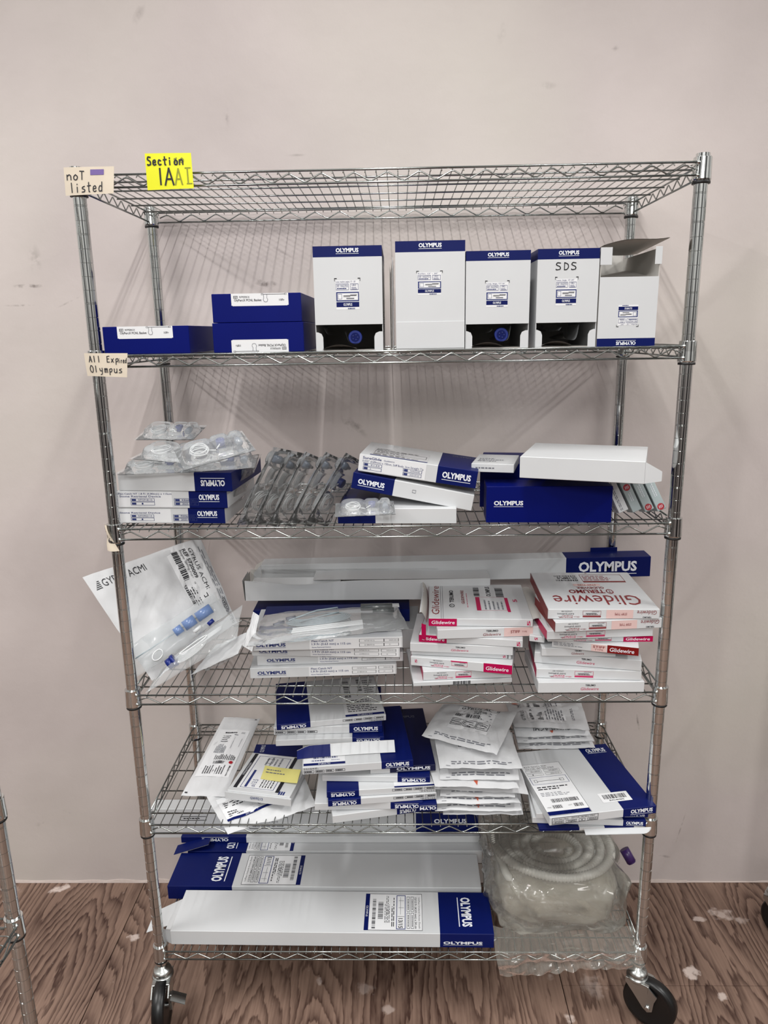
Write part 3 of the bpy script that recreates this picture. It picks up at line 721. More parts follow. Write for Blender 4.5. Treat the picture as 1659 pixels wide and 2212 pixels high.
def make_blister(label, w_=.150, d_=.105, hh=.022, full=True, seed=1):
    o = empty('blister_pack', (0, 0, 0), label, 'blister pack')
    b = B()
    b.grid(lambda u, v: (u * w_, v * d_, .0012 + hh * blister_height(u, v) + .0008 * noise.noise(Vector((u * 6, v * 6, seed)))), 44, 30, CLEAR)
    b.grid(lambda u, v: (u * w_, v * d_, .0004), 2, 2, FILM, True)
    b.build('tray', o)
    c = B()
    for k in range(5):
        cx, cy = w_ * .30, d_ * .5; r1 = .016 + .0016 * (k % 3)
        c.tube([(cx + r1 * math.cos(a), cy + r1 * 1.25 * math.sin(a), .004 + .0022 * k + .001 * math.sin(3 * a + k)) for a in [2 * PI * q / 22 for q in range(22)]], .0011, TUBEW, 6, closed=True)
    c.tube([(w_ * .42, d_ * .45, .006), (w_ * .5, d_ * .35, .007), (w_ * .58, d_ * .5, .008), (w_ * .62, d_ * .62, .008)], .0014, TUBEW, 6)
    c.build('coiled_tube', o)
    k = B(); k.lathe([(.0085, .002), (.0095, .003), (.0095, .013), (.0085, .0145), (.006, .0146), (.006, .012), (.002, .012)], CAPB, 24, (w_ * .62, d_ * .62, 0)); k.build('blue_cap', o)
    if full:
        k = B(); k.X = Matrix.Translation((w_ * .84, d_ * .30, .010)) @ Matrix.Rotation(-PI/2, 4, 'X')
        k.lathe([(.004, -.0), (.0075, .001), (.0075, .020), (.0045, .024), (.003, .040)], CONN, 20); k.build('connector', o)
    return o
tray0 = None
def tray_slab(parent_info, label, zf, seed, cap=True):
    global tray0
    o0, ax, w_, h_ = parent_info
    o = empty('blister_pack', (ax + .006, -.0005, S2 + zf), label, 'blister pack', 'clear trays inside the opened tall cartons')
    W = w_ - .014
    b = B()
    def top(u, v): return (u * W, v * .2, .040 + .0015 * math.sin(9 * u + seed))
    def dip(u, v):
        a = max(0, 1 - (abs(u - .60) / .15) ** 4); c = max(0, 1 - (abs(u - .27) / .17) ** 6) * .5
        e_ = min(1, max(0, (v - .02) / .05))
        return (u * W, v * .2, .040 - .030 * max(a ** .4, c ** .5 * .6) * (1 if v > .0 else 1) + .0012 * math.sin(11 * u + seed))
    b.grid(dip, 46, 4, CLEAR)
    b.grid(lambda u, v: (u * W, v * .012, .0405 + .0015 * math.sin(9 * u + seed)), 24, 2, CLEAR)
    b.build('tray', o)
    if cap:
        k = B(); k.X = Matrix.Translation((W * .60, .006, .022)) @ Matrix.Rotation(-PI/2, 4, 'X')
        k.lathe([(.0125, 0), (.0135, .001), (.0135, .018), (.0110, .019)], CAPB, 28)
        k.lathe([(.0085, -.0012), (.0090, 0), (.0075, .0001)], NAVY, 20)
        for q in range(5):
            k.box((-.001 + .005 * math.cos(q * 1.257), -.001 + .005 * math.sin(q * 1.257), -.0025), (.001 + .005 * math.cos(q * 1.257), .001 + .005 * math.sin(q * 1.257), 0), BINK)
        k.build('blue_cap', o)
    return o
tray_slab(tb1, 'clear tray with blue cap in the carton foot nearest the blue stack', .0035, 1)
tray_slab(tb3, 'clear tray with blue cap in the carton right of the tallest', .0035, 2)
tray_slab(tb4, 'clear tray without cap in the open foot of the SDS carton', .0035, 3, cap=False)

# ---- handwritten signs taped to the rack
def sign(name, label, px4, yy, m, draw, cat='sign', bend=.0, thick=.0004):
    c = [aty(x, y, yy) for x, y in px4]     # TL TR BR BL
    def P(u, v, o=0):
        a = c[3].lerp(c[2], u); q = c[0].lerp(c[1], u); r = a.lerp(q, v); return (r.x, yy - o - bend * math.sin(PI * v) * u - .0015 * math.sin(2.2 * u + 1.5 * v), r.z)
    b = B(); b.grid(lambda u, v: P(u, v), 10, 8, m); b.grid(lambda u, v: P(u, v, -thick), 10, 8, m, True)
    draw(b, P); return b.build(name, None, label, cat)
def d1(b, P):
    b.phand(P, 'noT', .06, .55, .13, .30, INK, th=.0018)
    b.phand(P, 'listed', .12, .10, .115, .34, INK, th=.0018)
    b.prects(P, .53, .70, .80, .90, PURPLE, .0005, 4, 1)
sign('paper_sign', 'beige paper strip reading not listed, with a small purple patch', [(138, 362), (246, 359), (246, 418), (142, 423)], -.0205, PAPER, d1)
def d2(b, P):
    b.phand(P, 'Section', .05, .68, .115, .22, INK, th=.0026)
    b.phand(P, '1', .27, .14, .12, .44, INK, th=.0032)
    b.phand(P, 'A', .40, .12, .30, .46, INK, th=.0032)
    b.phand(P, 'A', .62, .12, .24, .44, YGHOST, th=.0028, off=.0004); b.phand(P, '1', .86, .14, .12, .44, YGHOST, th=.0028, off=.0004)
    b.prects(P, .84, .56, .97, .60, YGHOST, .0004); b.prects(P, .86, .12, .98, .155, YGHOST, .0004)
    b.phand(P, 'so', .62, .74, .13, .2, YGHOST, th=.002, off=.0004)
sign('paper_sign', 'yellow card reading Section 1A hung on the top shelf edge', [(313, 332), (412, 330), (419, 407), (319, 411)], -.0195, YEL, d2)
c4 = [aty(x, y, -.0200) for x, y in ((309, 340), (420, 334), (421, 410), (316, 413))]
def d3(b, P):
    b.phand(P, 'All Exp', .10, .62, .105, .26, INK, th=.0016); b.phand(P, 'ired', .80, .60, .050, .2, INK, th=.0013)
    b.phand(P, 'Olympus', .10, .18, .118, .28, INK, th=.0016)
sign('paper_sign', 'beige paper strip with two handwritten lines starting All Expired, on the second shelf corner', [(182, 763), (275, 763), (275, 815), (189, 812)], -.0205, PAPER, d3)
# crumpled tape remnant on the third shelf sleeve (wraps the sleeve)
zc = .165 + 42 * IN
b = B()
def rem(u, v):
    a = math.radians(-175 + 120 * u * (.35 + .65 * (1 - v))); r = .0185 + .0012 * math.sin(7 * v + 3 * u) + .002 * max(0, .2 - v)
    return (r * math.cos(a), r * math.sin(a), zc - .010 + .055 * v)
b.grid(rem, 14, 10, PAPER)
for pl in ([(.2, .70), (.45, .76), (.3, .9)], [(.15, .6), (.55, .5), (.62, .62)], [(.7, .45), (.8, .52)]):
    for a, q in zip(pl, pl[1:]):
        p, r = Vector(rem(*a)) * 1, Vector(rem(*q)) * 1; n_ = Vector((p.x, p.y, 0)).normalized() * .0005; d = (r - p).normalized().cross(n_.normalized()) * .0007
        b.face([p + n_ - d, r + n_ - d, r + n_ + d, p + n_ + d], INK)
b.build('tape_scrap', None, 'crumpled beige tape scrap wrapped round the third shelf sleeve on the left post', 'tape')

# ---- tilted carton: bottom-front edge runs from the point seen at pl (in plane y=yl) to the one at pr (plane y=yr)
def pt(label, pl, yl, pr, yr, h, d, pitch=0, **kw):
    A = aty(pl[0], pl[1], yl); Bq = aty(pr[0], pr[1], yr); X = (Bq - A); w_ = X.length; X.normalize()
    Y = Vector((0, 0, 1)).cross(X).normalized()
    if pitch: Y = (Y * math.cos(pitch) + Vector((0, 0, 1)) * math.sin(pitch)); Y = (Y - X * Y.dot(X)).normalized()
    Z = X.cross(Y)
    o = carton(label, A, (0, 0, 0), w_, d, h, **kw)
    o.matrix_world = Matrix.Translation(A) @ Matrix((X, Y, Z)).transposed().to_4x4()
    LOG.append((label[:40], [round(q, 3) for q in A] + [round(q, 3) for q in Bq] + [round(w_, 3)]))
    return o
# ================================================================ third shelf
S3 = SURF[2] + .0005
def pr_flex3(sec, ref, lot, dt):
    def f(b, F, w, d, h):
        P = F['F']
        b.prects(P, .0, .06, .50, .94, LABEL)
        if sec: b.ptext(P, 'Flex-Catch NT 1.8 Fr (0.80mm) x 115cm', -.0 + .01, .80, .50, .90, BINK, bold=.01)
        b.ptext(P, 'Stone Retrieval Device', .02, .64, .40, .75, BINK, bold=.01)
        for (u0, t1, v0) in ((.12, ref, .38), (.12, '1', .16), (.52, lot, .38), (.52, dt, .16)):
            b.pframe(P, u0, v0, u0 + .22, v0 + .2, BINK, .004, .02); b.prects(P, u0 + .01, v0 + .04, u0 + .05, v0 + .16, BINK, .0005)
            b.ptext(P, t1, u0 + (.1 if t1 == '1' else .07), v0 + .05, u0 + (.115 if t1 == '1' else .20), v0 + .15, BINK, bold=.01)
        b.logo(P, .745, .38, .93, .80) if sec else b.logo(P, .745, .38, .93, .80)
    return f
SG = 'white and navy cartons stacked at the left of the third shelf'
_, z, _i = pc('lowest white carton with navy end in the left stack of the third shelf', S3, (257, 1130), (487, 1131), h=.0335, d=.22, bandx=[(.66, 1, NAVY)], prints=pr_flex3(False, 'NTCP22115', 'PW0640202', '2025-09-06'), group=SG)
_, z, _i = pc('middle white carton with navy end in the left stack of the third shelf', z + .0006, (256, 1097), (492, 1098), h=.0365, d=.22, bandx=[(.655, 1, NAVY)], prints=pr_flex3(True, 'NTCP18115', 'KR667851', '2025-07-20'), group=SG)
def pr_up(b, F, w, d, h): b.logo(F['F'], .73, .30, .94, .72, rot=180)
_, z, inf = pc('top carton of the left third-shelf stack, navy end with upside-down lettering', z + .0006, (257, 1060), (502, 1062), h=.040, d=.22, bandx=[(.675, 1, NAVY)], prints=pr_up, group=SG)
zt3 = z
# blister packs: heap on the stack, leaning row, loose ones
bl0 = make_blister('x'); bl_used = [False]
def blister(label, M, group):
    if not bl_used[0]: o = bl0; bl_used[0] = True
    else: o = copy_tree(bl0)
    o['label'] = label; o['group'] = group; o.matrix_world = M; return o
def frame_m(P, X, Y, sc=1.0):
    X = Vector(X).normalized(); Y = Vector(Y); Y = (Y - X * Y.dot(X)).normalized(); Z = X.cross(Y)
    return Matrix.Translation(P) @ Matrix((X, Y, Z)).transposed().to_4x4() @ Matrix.Scale(sc, 4)
HG = 'clear blister packs heaped on the left carton stack'
def heap(label, px, z, yaw, rx, ry, sc=1.0, flip=False):
    P = atz(px[0], px[1], z); c, s_ = math.cos(yaw), math.sin(yaw)
    X = (c, s_, ry); Y = (-s_, c, rx)
    blister(label, frame_m(P, X, Y, sc), HG)
heap('lowest clear blister pack of the heap, its near left corner overhanging the post', (246, 1027), zt3 + .001, .02, .03, .02, 1.05)
heap('blister pack with blue round cap at the right end of the heap', (390, 1022), zt3 + .006, .10, .10, .03, 1.0)
heap('second blister pack up in the heap, tilting left', (279, 992), zt3 + .032, -.26, .12, -.04, 1.0)
heap('blister pack with coiled white tube and blue cap, leaning on the right of the heap', (398, 1017), zt3 + .030, .42, .30, .20, .95)
heap('topmost clear blister pack of the heap', (289, 951), zt3 + .058, -.10, .22, .0, .9)
LG = 'clear blister packs leaning in a row on the third shelf'
lean = [((486, 1132), .05, (.40, .10, .86), (.10, 1, 0), 1.0), ((512, 1136), -.004, (.44, .05, .84), (.50, .85, 0), 1.22), ((549, 1134), .012, (.44, .16, .82), (.46, .88, 0), 1.12),
        ((584, 1134), .012, (.44, .16, .82), (.46, .88, 0), 1.12), ((625, 1132), .014, (.46, .16, .82), (.46, .88, 0), 1.12), ((664, 1130), .014, (.48, .16, .80), (.46, .88, 0), 1.12)]
ln = ['clear blister pack leaning against the left carton stack', 'frontmost leaning blister pack, turned to show its white coil', 'leaning blister pack just right of the one turned forward', 'leaning blister pack in the middle of the row', 'leaning blister pack second from the right end of the row', 'rightmost leaning blister pack, blue cap low down']
for (px, yy, X, Y, sc), l in zip(lean, ln):
    P = aty(px[0], px[1], yy + .004); P.z = S3 + .002
    o = blister(l, frame_m(P, X, Y, sc), LG)
    if l[:9] != 'rightmost':        # only the last one of the row shows a blue cap
        for ch in [q for q in bpy.data.objects if q.parent == o and q.name.startswith('blue_cap')]: bpy.data.objects.remove(ch)
# boxes right of the row
def pr0(b, F, w, d, h): pass
_, z4, i4 = pc('low white carton with navy end under the tilted cartons', S3, (730, 1131), (986, 1131), h=.0325, d=.20, bandx=[(0, .32, NAVY)])
P = aty(722, 1128, -.012); P.z = S3 + .006
P = atz(728, 1112, z4 + .001)
blister('blister pack lying flat on the low white carton, drooping over its front', frame_m(P + Vector((-.004, -.006, -.004)), (1, .06, .02), (-.05, 1, .10), .82), 'loose blister packs')
def pr5(b, F, w, d, h):
    b.logo(F['F'], .05, .25, .27, .66); b.pframe(F['F'], .50, .42, .53, .62, GINK, .003, .03)
pt('tilted carton with navy left end, under the guidewire carton', (758, 1054), .035, (1018, 1104), .010, .0345, .20, pitch=-.02, bandx=[(0, .345, NAVY)], prints=pr5)
def pr6(b, F, w, d, h):
    P = F['F']; b.prects(P, .0, .06, .57, .96, LABEL)
    b.ptext(P, 'SureGlide', .03, .76, .19, .90, BINK, bold=.015); b.ptext(P, 'Guidewire', .21, .77, .30, .86, BINK)
    b.ptext(P, '0.035" (0.89mm) x 150cm, Stiff Body, 3cm Straight Tip', .03, .58, .55, .70, BINK)
    for (u0, t1, v0) in ((.04, '4135', .36), (.04, '5', .14), (.38, '5033508', .36), (.38, '2023-09-05', .14)):
        b.pframe(P, u0, v0, u0 + .16, v0 + .18, BINK, .004, .02); b.prects(P, u0 + .008, v0 + .03, u0 + .04, v0 + .15, BINK, .0005)
        b.ptext(P, t1, u0 + .06, v0 + .05, u0 + (.07 if t1 == '5' else .14), v0 + .13, BINK)
    b.logo(P, .71, .24, .95, .70)
    T = F['T']; b.prects(T, .08, .05, .57, .62, KRAFT if 0 else mat_lab)
    for (a, c, e, g) in ((.10, .54, .3, .58), (.10, .45, .5, .50), (.10, .12, .54, .2)): b.plines(T, a, c, e, g, 2, INK, fill=.6)
    b.pframe(T, .10, .24, .55, .43, INK, .004, .01); b.plines(T, .12, .27, .4, .40, 3, INK); b.prects(T, .08, .05, .57, .09, BINK, .0005)
    b.ptext(T, 'OLYMPUS', .76, .80, .97, .88, GINK)
mat_lab = mat('grey_label_paper', (190, 190, 192), .6)
pt('white and navy guidewire carton with printed label, tilted on top of another', (773, 1017), .040, (1027, 1056), .010, .037, .150, pitch=.02, bandx=[(.665, 1, NAVY)], prints=pr6)
def pr7(b, F, w, d, h): b.logo(F['F'], .06, .44, .295, .60)
_, z7, i7 = pc('large royal blue carton with one small word on its front, on the third shelf', S3, (1050, 1129), (1320, 1129), top=(1048, 1051), d=.075, side=BLUE, prints=pr7)
_, z7b, _i = pc('royal blue carton behind the large blue one, lid tucked up to the left', S3, (1036, 1095), (1326, 1102), h=.100, d=.16, side=BLUE)
def pr8(b, F, w, d, h): b.plines(F['L'], .1, .2, .8, .7, 3, GINK)
_, z8, i8 = pc('white carton resting on the blue cartons, right end flap sprung open', z7b + .003, (1122, 1032), (1392, 1046), h=.043, d=.19, prints=pr8)
A8, yaw8, w8, d8, h8 = i8
f = B(); f.grid(lambda u, v: (w8 + .028 * u, .001 + (d8 * .4) * v * (1 - .5 * u), .002 + h8 * (.30 * u) + .0 * v), 6, 4, WHITE)
f.grid(lambda u, v: (w8 + .028 * u * (1 - .3 * v), 0.0005 + .002 * u, h8 * (.04 + .9 * v * (1 - u * .55))), 6, 4, WHITE)
f.grid(lambda u, v: (w8 + .028 * u * (1 - .3 * v), 0.0015 + .002 * u, h8 * (.04 + .9 * v * (1 - u * .55))), 6, 4, CARDIN, True); f.build('end_flap', _i and bpy.data.objects[-1] if 0 else None) if 0 else f.bm.free()
o8 = [o for o in bpy.data.objects if o.get('label', '').startswith('white carton resting on the blue')][0]
f = B()
for off, m, fl in ((0, WHITE, False), (.0009, CARDIN, True)):
    f.grid(lambda u, v: (w8 + .030 * u, .0005 + off + .006 * u, h8 * (.02 + .96 * v * (1 - .55 * u) + .12 * u)), 6, 4, m, fl)
f.build('end_flap', o8)
def pr9(b, F, w, d, h): b.plines(F['T'], .1, .2, .7, .6, 3, GINK); b.plines(F['F'], .1, .3, .8, .7, 1, GINK)
pc('small pale carton lying behind the open white one, its left end showing', z7b + .001, (1018, 1019), (1110, 1022), h=.018, d=.12, prints=pr9)
# four small drug-style cartons leaning at the right end
SGB = 'small slim cartons leaning at the right end of the third shelf'
def pr_small(kind):
    def f(b, F, w, d, h):
        P = F['F']
        if kind == 'w':
            b.plines(P, .25, .05, .55, .95, 2, GINK, vert=True, fill=.5); b.plines(F['L'], .2, .1, .8, .9, 2, BINK, vert=True, fill=.3); b.pframe(F['L'], .3, .02, .7, .2, BINK, .02, .01)
        else:
            zz = .70 if kind == 't' else .10; R_ = .0072
            vs = []
            c0 = Vector(P(.5, zz, .0006))
            b.face([c0 + Vector((R_ * math.cos(2*PI*q/20), 0, R_ * math.sin(2*PI*q/20))) for q in range(20)], RED)
            for q in range(3): b.face([c0 + Vector((a, -.0003, c)) for a, c in ((-.004 + .003 * q, -.003), (-.003 + .003 * q, -.003), (-.002 + .003 * q, .003), (-.003 + .003 * q, .003))], WINK)
            b.plines(P, .3, .30 if kind == 't' else .4, .7, .6 if kind == 't' else .85, 2, WINK, vert=True, fill=.35)
    return f
sm = [((1362, 1119), 'w', WHITE, 'white slim carton with fine print, leftmost of the leaning slim cartons'), ((1392, 1117), 't', GREYBX, 'grey slim carton with red emblem near its top, leaning beside the white one'),
      ((1419, 1113), 'b', GREYBX, 'grey slim carton with red emblem at its foot, second from the right'), ((1446, 1109), 'b', GREYBX, 'grey slim carton with red emblem at its foot, rightmost of the leaning row')]
for k, (px, kd, m, lb) in enumerate(sm):
    P = aty(px[0] - 25, px[1], .030 + .004 * k); P.z = S3 + .0095
    o = carton(lb, P, (0, -math.radians(25), .05), (.021 if kd == 'w' else .0195), .05, .078, m, prints=pr_small(kd), group=SGB)
    o.rotation_euler = (math.radians(-14), -math.radians(24), .04)

# ================================================================ fourth shelf
S4 = SURF[3] + .0005
# --- long cartons at the back
def pr_long(b, F, w, d, h): b.logo(F['F'], .825, .20, .975, .80)
TH = 1.5
Pz = aty(905, 1303, .27); zl = Pz.z
_, zq, _i = pc('navy-topped carton at the back of the fourth shelf, under the opened white one', S4, (560, 1400), (905, 1400), h=(zl - S4) * .5, d=.16, bandx=[(0, .22, NAVY), (.72, .75, KRAFT)], side=WHITE)
_, zq, _i = pc('navy carton at the back of the fourth shelf, its dark top just visible', zq + .001, (548, 1345), (885, 1342), h=(zl - S4) * .32, d=.16, side=NAVY)
Z5 = zl
A = aty(531, 1298, .27); Bq = aty(905, 1303, .27)
hF = aty(537, 1254, .27).z - A.z
def long_open(label, A, w_, h_, d_, yaw):
    o = empty('carton', A, label, 'box', None, rot=(0, 0, yaw)); t = .0012
    b = B()
    def front(u, v):
        sag = .35 * math.exp(-((u - .22) / .14) ** 2) * (1 if v > .5 else 0) * (v - .5) * 2
        return (w_ * u, -.006 * math.sin(3 * u) * v - .008 * sag, h_ * v * (1 - sag * .55))
    b.grid(front, 40, 8, WHITE); b.grid(lambda u, v: tuple(Vector(front(u, v)) + Vector((0, t, 0))), 40, 8, CARDIN, True)
    b.grid(lambda u, v: (w_ * u, d_, (h_ + .004) * v), 10, 1, CARDIN, False)
    b.grid(lambda u, v: (w_ * u, d_ + t, (h_ + .004) * v), 10, 1, WHITE, True)
    b.grid(lambda u, v: (w_ * u, d_ * v, 0), 10, 1, CARDIN)
    b.grid(lambda u, v: (w_ * (.28 + .72 * u), d_ * v + .002, h_ - .001 + .002 * math.sin(6 * u) * v), 20, 2, WHITE)
    b.build('box_shell', o)
    f = B(); f.grid(lambda u, v: (-.001 - .0 * u, d_ * u, h_ * v), 2, 2, CARDIN); f.grid(lambda u, v: (-.002 - .004 * v, d_ * u, h_ * v), 2, 2, WHITE, True); f.build('end_flap', o)
    f = B(); f.grid(lambda u, v: (.02 + w_ * .36 * u, -.003 + .03 * v, h_ * (.96 - .40 * math.exp(-((u - .55) / .3) ** 2) * (1 - v))), 16, 4, WHITE); f.build('torn_lid', o)
    return o
long_open('long white carton torn open along its front edge, at the back of the fourth shelf', A, .62, hF, .075, math.atan2(Bq.y - A.y, Bq.x - A.x))
A2 = aty(566, 1263, .345); B2 = aty(1404, 1245, .345)
w2 = (B2 - A2).length; h2_ = aty(1404, 1202, .345).z - B2.z
o = carton('longest white carton with navy end, lying high at the back of the fourth shelf', A2, (0, 0, 0), w2, .055, h2_, bandx=[(.785, 1, NAVY)], prints=lambda b, F, w, d, h: (b.ptext(F['F'], 'OLYMPUS', .817, .32, .965, .78, WINK, bold=.035), b.prects(F['F'], .817, .16, .965, .19, WINK, .0005)))
o.rotation_euler = (0, -math.atan2(B2.z - A2.z, B2.x - A2.x), 0); olong = o
f = B(); f.grid(lambda u, v: (-.022 * u, .0 + .055 * v, h2_ * (.0 + .9 * (1 - u * .25)) - .002 * math.sin(5 * v)), 4, 4, CARDIN); f.grid(lambda u, v: (-.020 * u, 0, h2_ * v * (1 - u * .3) - .006 * u), 3, 3, WHITE); f.build('end_flap', olong)
f = B(); f.box((w2 * .86, .056, h2_ * .3), (w2 * .93, .0575, h2_ + .010), NAVY, .0005); f.build('lid_flap', olong)
SUPP = 'plain cartons under the long ones at the back'
# support at the right for the long carton
zS = aty(1250, 1262, .345).z
pc('plain white carton at the back right of the fourth shelf, mostly behind the guidewire stacks', S4, (925, 1400), (1330, 1400), h=zS - S4 - .012, d=.09, group=None)

# --- Flex-Catch stack
def pr_flex(off=.0, full=True, hv=1.0):
    def f(b, F, w, d, h):
        P = F['F']; b.prects(P, .40 + off, .04, .99, .98, LABEL)
        b.logo(P, .05 + off, .26, .245 + off, .66, BINK)
        b.ptext(P, 'Flex-Catch NT', .415 + off, .70, .56 + off, .88, BINK, bold=.012)
        b.ptext(P, '1.9 Fr (0.63 mm) x 115 cm', .415 + off, .42, .67 + off, .61, BINK, bold=.012)
        b.ptext(P, 'Stone Retrieval Device', .415 + off, .18, .54 + off, .28, BINK, bold=.012)
        for (u0, v0, t1) in ((.695, .58, 'NTAF19115'), (.695, .2, '6180/016'), (.875, .58, '2024-03-31'), (.875, .2, '21')):
            if off and u0 < .75: u0 += .02
            b.pframe(P, u0, v0, u0 + (.165 if u0 < .8 else .1), v0 + .28, INK, .003, .02)
            b.ptext(P, t1, u0 + .035, v0 + .09, u0 + (.10 if len(t1) > 3 else .045), v0 + .19, INK)
    return f
FG = 'white stone retrieval cartons stacked on the fourth shelf'
_, z, _i = pc('lowest white retrieval carton of the stack, resting on the wire shelf', S4, (541, 1466), (857, 1456), h=.0255, d=.19, prints=pr_flex(), group=FG)
_, z, _i = pc('second retrieval carton from the bottom, shifted to the right', z + .0006, (556, 1438), (871, 1428), h=.0235, d=.19, prints=pr_flex(.015), group=FG)
_, z, _i = pc('third retrieval carton from the bottom, pushed slightly back', z + .0006, (544, 1417), (864, 1420), h=.0235, d=.19, prints=pr_flex(), group=FG)
_, z, _i = pc('top white retrieval carton, its lettering half under the clear tray', z + .0006, (540, 1407), (870, 1399), h=.0270, d=.19, prints=pr_flex(-.01), group=FG)
zF = z
def pr_tl(b, F, w, d, h):
    T = F['T']; b.prects(T, .80, .05, 1, .9, LABEL); b.prects(T, .93, .05, 1.0, .8, NAVY, .0004); b.plines(T, .62, .1, .9, .5, 4, INK)
_, z, _i = pc('carton with navy lid under the long clear tray pack', zF + .0006, (560, 1372), (868, 1364), h=.016, d=.14, bandx=[(0, .9, NAVY)], prints=pr_tl)
zT = z

# ---------------------------------------------------------------- soft pouches
def pouch(label, cs, t=.006, wav=.004, m=None, draw=None, group=None, name='sterile_pouch', cat='pouch', seed=1, nu=22, nv=16, parts=None, ragged=.0, sag=0, freq=5):
    FL, FR, BR, BL = [Vector(c) for c in cs]; O = FL.copy()
    N = (FR - FL).cross(BL - FL).normalized()
    sd = Vector((seed * 3.7, seed * 1.3, 0))
    def hgt(u, v):
        e = (4 * u * (1 - u)) ** .5 * (4 * v * (1 - v)) ** .5
        return wav * noise.noise(Vector((u * freq, v * freq * .8, 0)) + sd) + wav * .45 * noise.noise(Vector((u * freq * 2.7, v * freq * 2.2, 2)) + sd)
    def blk(u, v): return FL.lerp(FR, u).lerp(BL.lerp(BR, u), v) - O
    def P(u, v, o=0):
        e = max(0, 16 * u * (1 - u) * v * (1 - v)) ** .4
        return blk(u, v) + N * (t * e + hgt(u, v) + .0006 + o) + Vector((0, 0, -sag * (1 - v) ** 4))
    def Q(u, v): return blk(u, v) + N * hgt(u, v) * .6 + Vector((0, 0, -sag * (1 - v) ** 4))
    b = B(); m = m or TYVEK
    b.grid(P, nu, nv, m); b.grid(Q, nu, nv, m, True)
    if draw: draw(b, P)
    o = b.build(name, None, label, cat, group, loc=O)
    if parts: parts(o, P, blk, N)
    return o
def pf(label, l, r, Y, dep, yaw=0, rise=0, **kw):       # front edge seen at l..r standing in plane Y, running back dep metres
    A = aty(l[0], l[1], Y); Bq = aty(r[0], r[1], Y)
    A.z = max(A.z, SURF[4] + .006); Bq.z = max(Bq.z, SURF[4] + .006)
    bk = Vector((math.sin(yaw) * dep, math.cos(yaw) * dep, rise))
    return pouch(label, (A, Bq, Bq + bk, A + bk), **kw)
def finep(b, P):
    b.plines(P, .12, .06, .92, .13, 2, GINK, off=.0006, fill=.5)

# ================================================================ fourth shelf, left: large pouch and long packs
def gy(b, P):
    b.ptext(P, 'GYRUS ACMI', .10, .855, .46, .925, INK, off=.0008)
    for q in range(5): b.prects(P, .035 + .008 * q, .85 + .016 * q, .085, .858 + .016 * q, INK, .0008)
    b.prects(P, .66, .30, .93, .99, LABEL, .0006, 6, 8)
    b.ptext(P, 'GYRUS ACMI', .85, .45, .885, .92, INK, rot=270, off=.0012); b.ptext(P, 'REF 5720009', .80, .60, .83, .93, INK, rot=270, off=.0012, bold=.02)
    b.ptext(P, 'Biopsy Spring-Forceps', .775, .55, .795, .93, INK, rot=270, off=.0012)
    b.pbars(P, .70, .62, .755, .93, INK, 26, .0012, vert=True); b.pbars(P, .67, .36, .70, .60, INK, 22, .0012, vert=True)
    b.plines(P, .70, .34, .77, .58, 3, INK, off=.0012, vert=True); b.pframe(P, .80, .38, .84, .44, INK, .008, .01, .0012)
    b.plines(P, .935, .05, .985, .95, 3, GINK, off=.001, vert=True, fill=.4)
    b.ptext(P, 'GYRUS ACMI', .945, .02, .975, .30, INK, rot=270, off=.0012)
Pg = [aty(330, 1488, .045), aty(512, 1345, .20), aty(432, 1160, .30), aty(178, 1247, .13)]
Pg[0].z = S4 + .004
pouch('large white pouch printed with a forceps label, leaning past the left post', Pg, t=.014, wav=.010, draw=gy, seed=2, nu=30, nv=26, freq=4)
def long_pack(label, cs, stuff, group=None, seed=1, t=.016, m=None):
    o = pouch(label, cs, t=t, wav=.004, m=m or CLEAR, name='clear_tray_pack', cat='tray pack', seed=seed, group=group, parts=stuff, nu=30, nv=12)
    return o
def stuffA(o, P, blk, N):
    def L(u, v, k=.009): return blk(u, v) + N * k
    c = B(); c.tube([L(.50, .52), L(.58, .54)], .0105, LBLUE, 16); c.tube([L(.60, .54), L(.72, .56)], .0125, LBLUE, 16); c.tube([L(.74, .56), L(.90, .58)], .0125, LBLUE, 16); c.build('pale_blue_handle', o)
    c = B(); c.tube([L(.08, .50), L(.3, .51), L(.55, .53), L(.86, .58, .014)], .0016, TUBEG, 6); c.build('steel_rod', o)
    c = B(); c.tube([L(.66, .22), L(.74, .26)], .0045, TUBEW, 10); c.tube([L(.80, .18), L(.86, .22)], .0050, CAPB, 10); c.build('white_sleeve', o)
    c = B()
    for k in range(3): c.tube([L(.30 + .05 * math.cos(a), .22 + .14 * math.sin(a), .005 + .002 * k) for a in [2 * PI * q / 18 for q in range(18)]], .0013, TUBEW, 6, closed=True)
    c.build('coiled_tube', o)
A1 = [aty(286, 1468, .055), aty(506, 1330, .16), aty(467, 1277, .19), aty(284, 1392, .10)]
Pn = Vector((0, -.028, .006))
long_pack('long clear tray pack with pale blue handle, lying on the large white pouch', [Vector(q) + Pn for q in A1], stuffA, seed=3, t=.012)
def stuffB(o, P, blk, N):
    def L(u, v, k=.009): return blk(u, v) + N * k
    c = B()
    for k in range(7):
        pts = [L(.42 + .0 + .17 * math.cos(a) + .008 * k, .50 + (.20 - .02 * k) * math.sin(a), .006 + .0022 * k) for a in [2 * PI * q / 26 for q in range(26)]]
        c.tube(pts, .0015, TUBEW, 6, closed=True)
    for k in range(5): c.tube([L(.45, .35 + .05 * k, .012), L(.62, .42 + .04 * k, .015), L(.80, .5 + .03 * k, .012)], .0014, TUBEW, 6)
    c.build('coiled_tube', o)
    c = B(); c.tube([L(.13, .50, .012), L(.185, .52, .012)], .0125, CAPB, 20); c.tube([L(.185, .52, .012), L(.215, .53, .012)], .0145, CAPB, 20); c.build('blue_cap', o)
    c = B(); c.tube([L(.215, .53, .012), L(.33, .58, .012)], .0035, TUBEW, 8); c.build('nozzle', o)
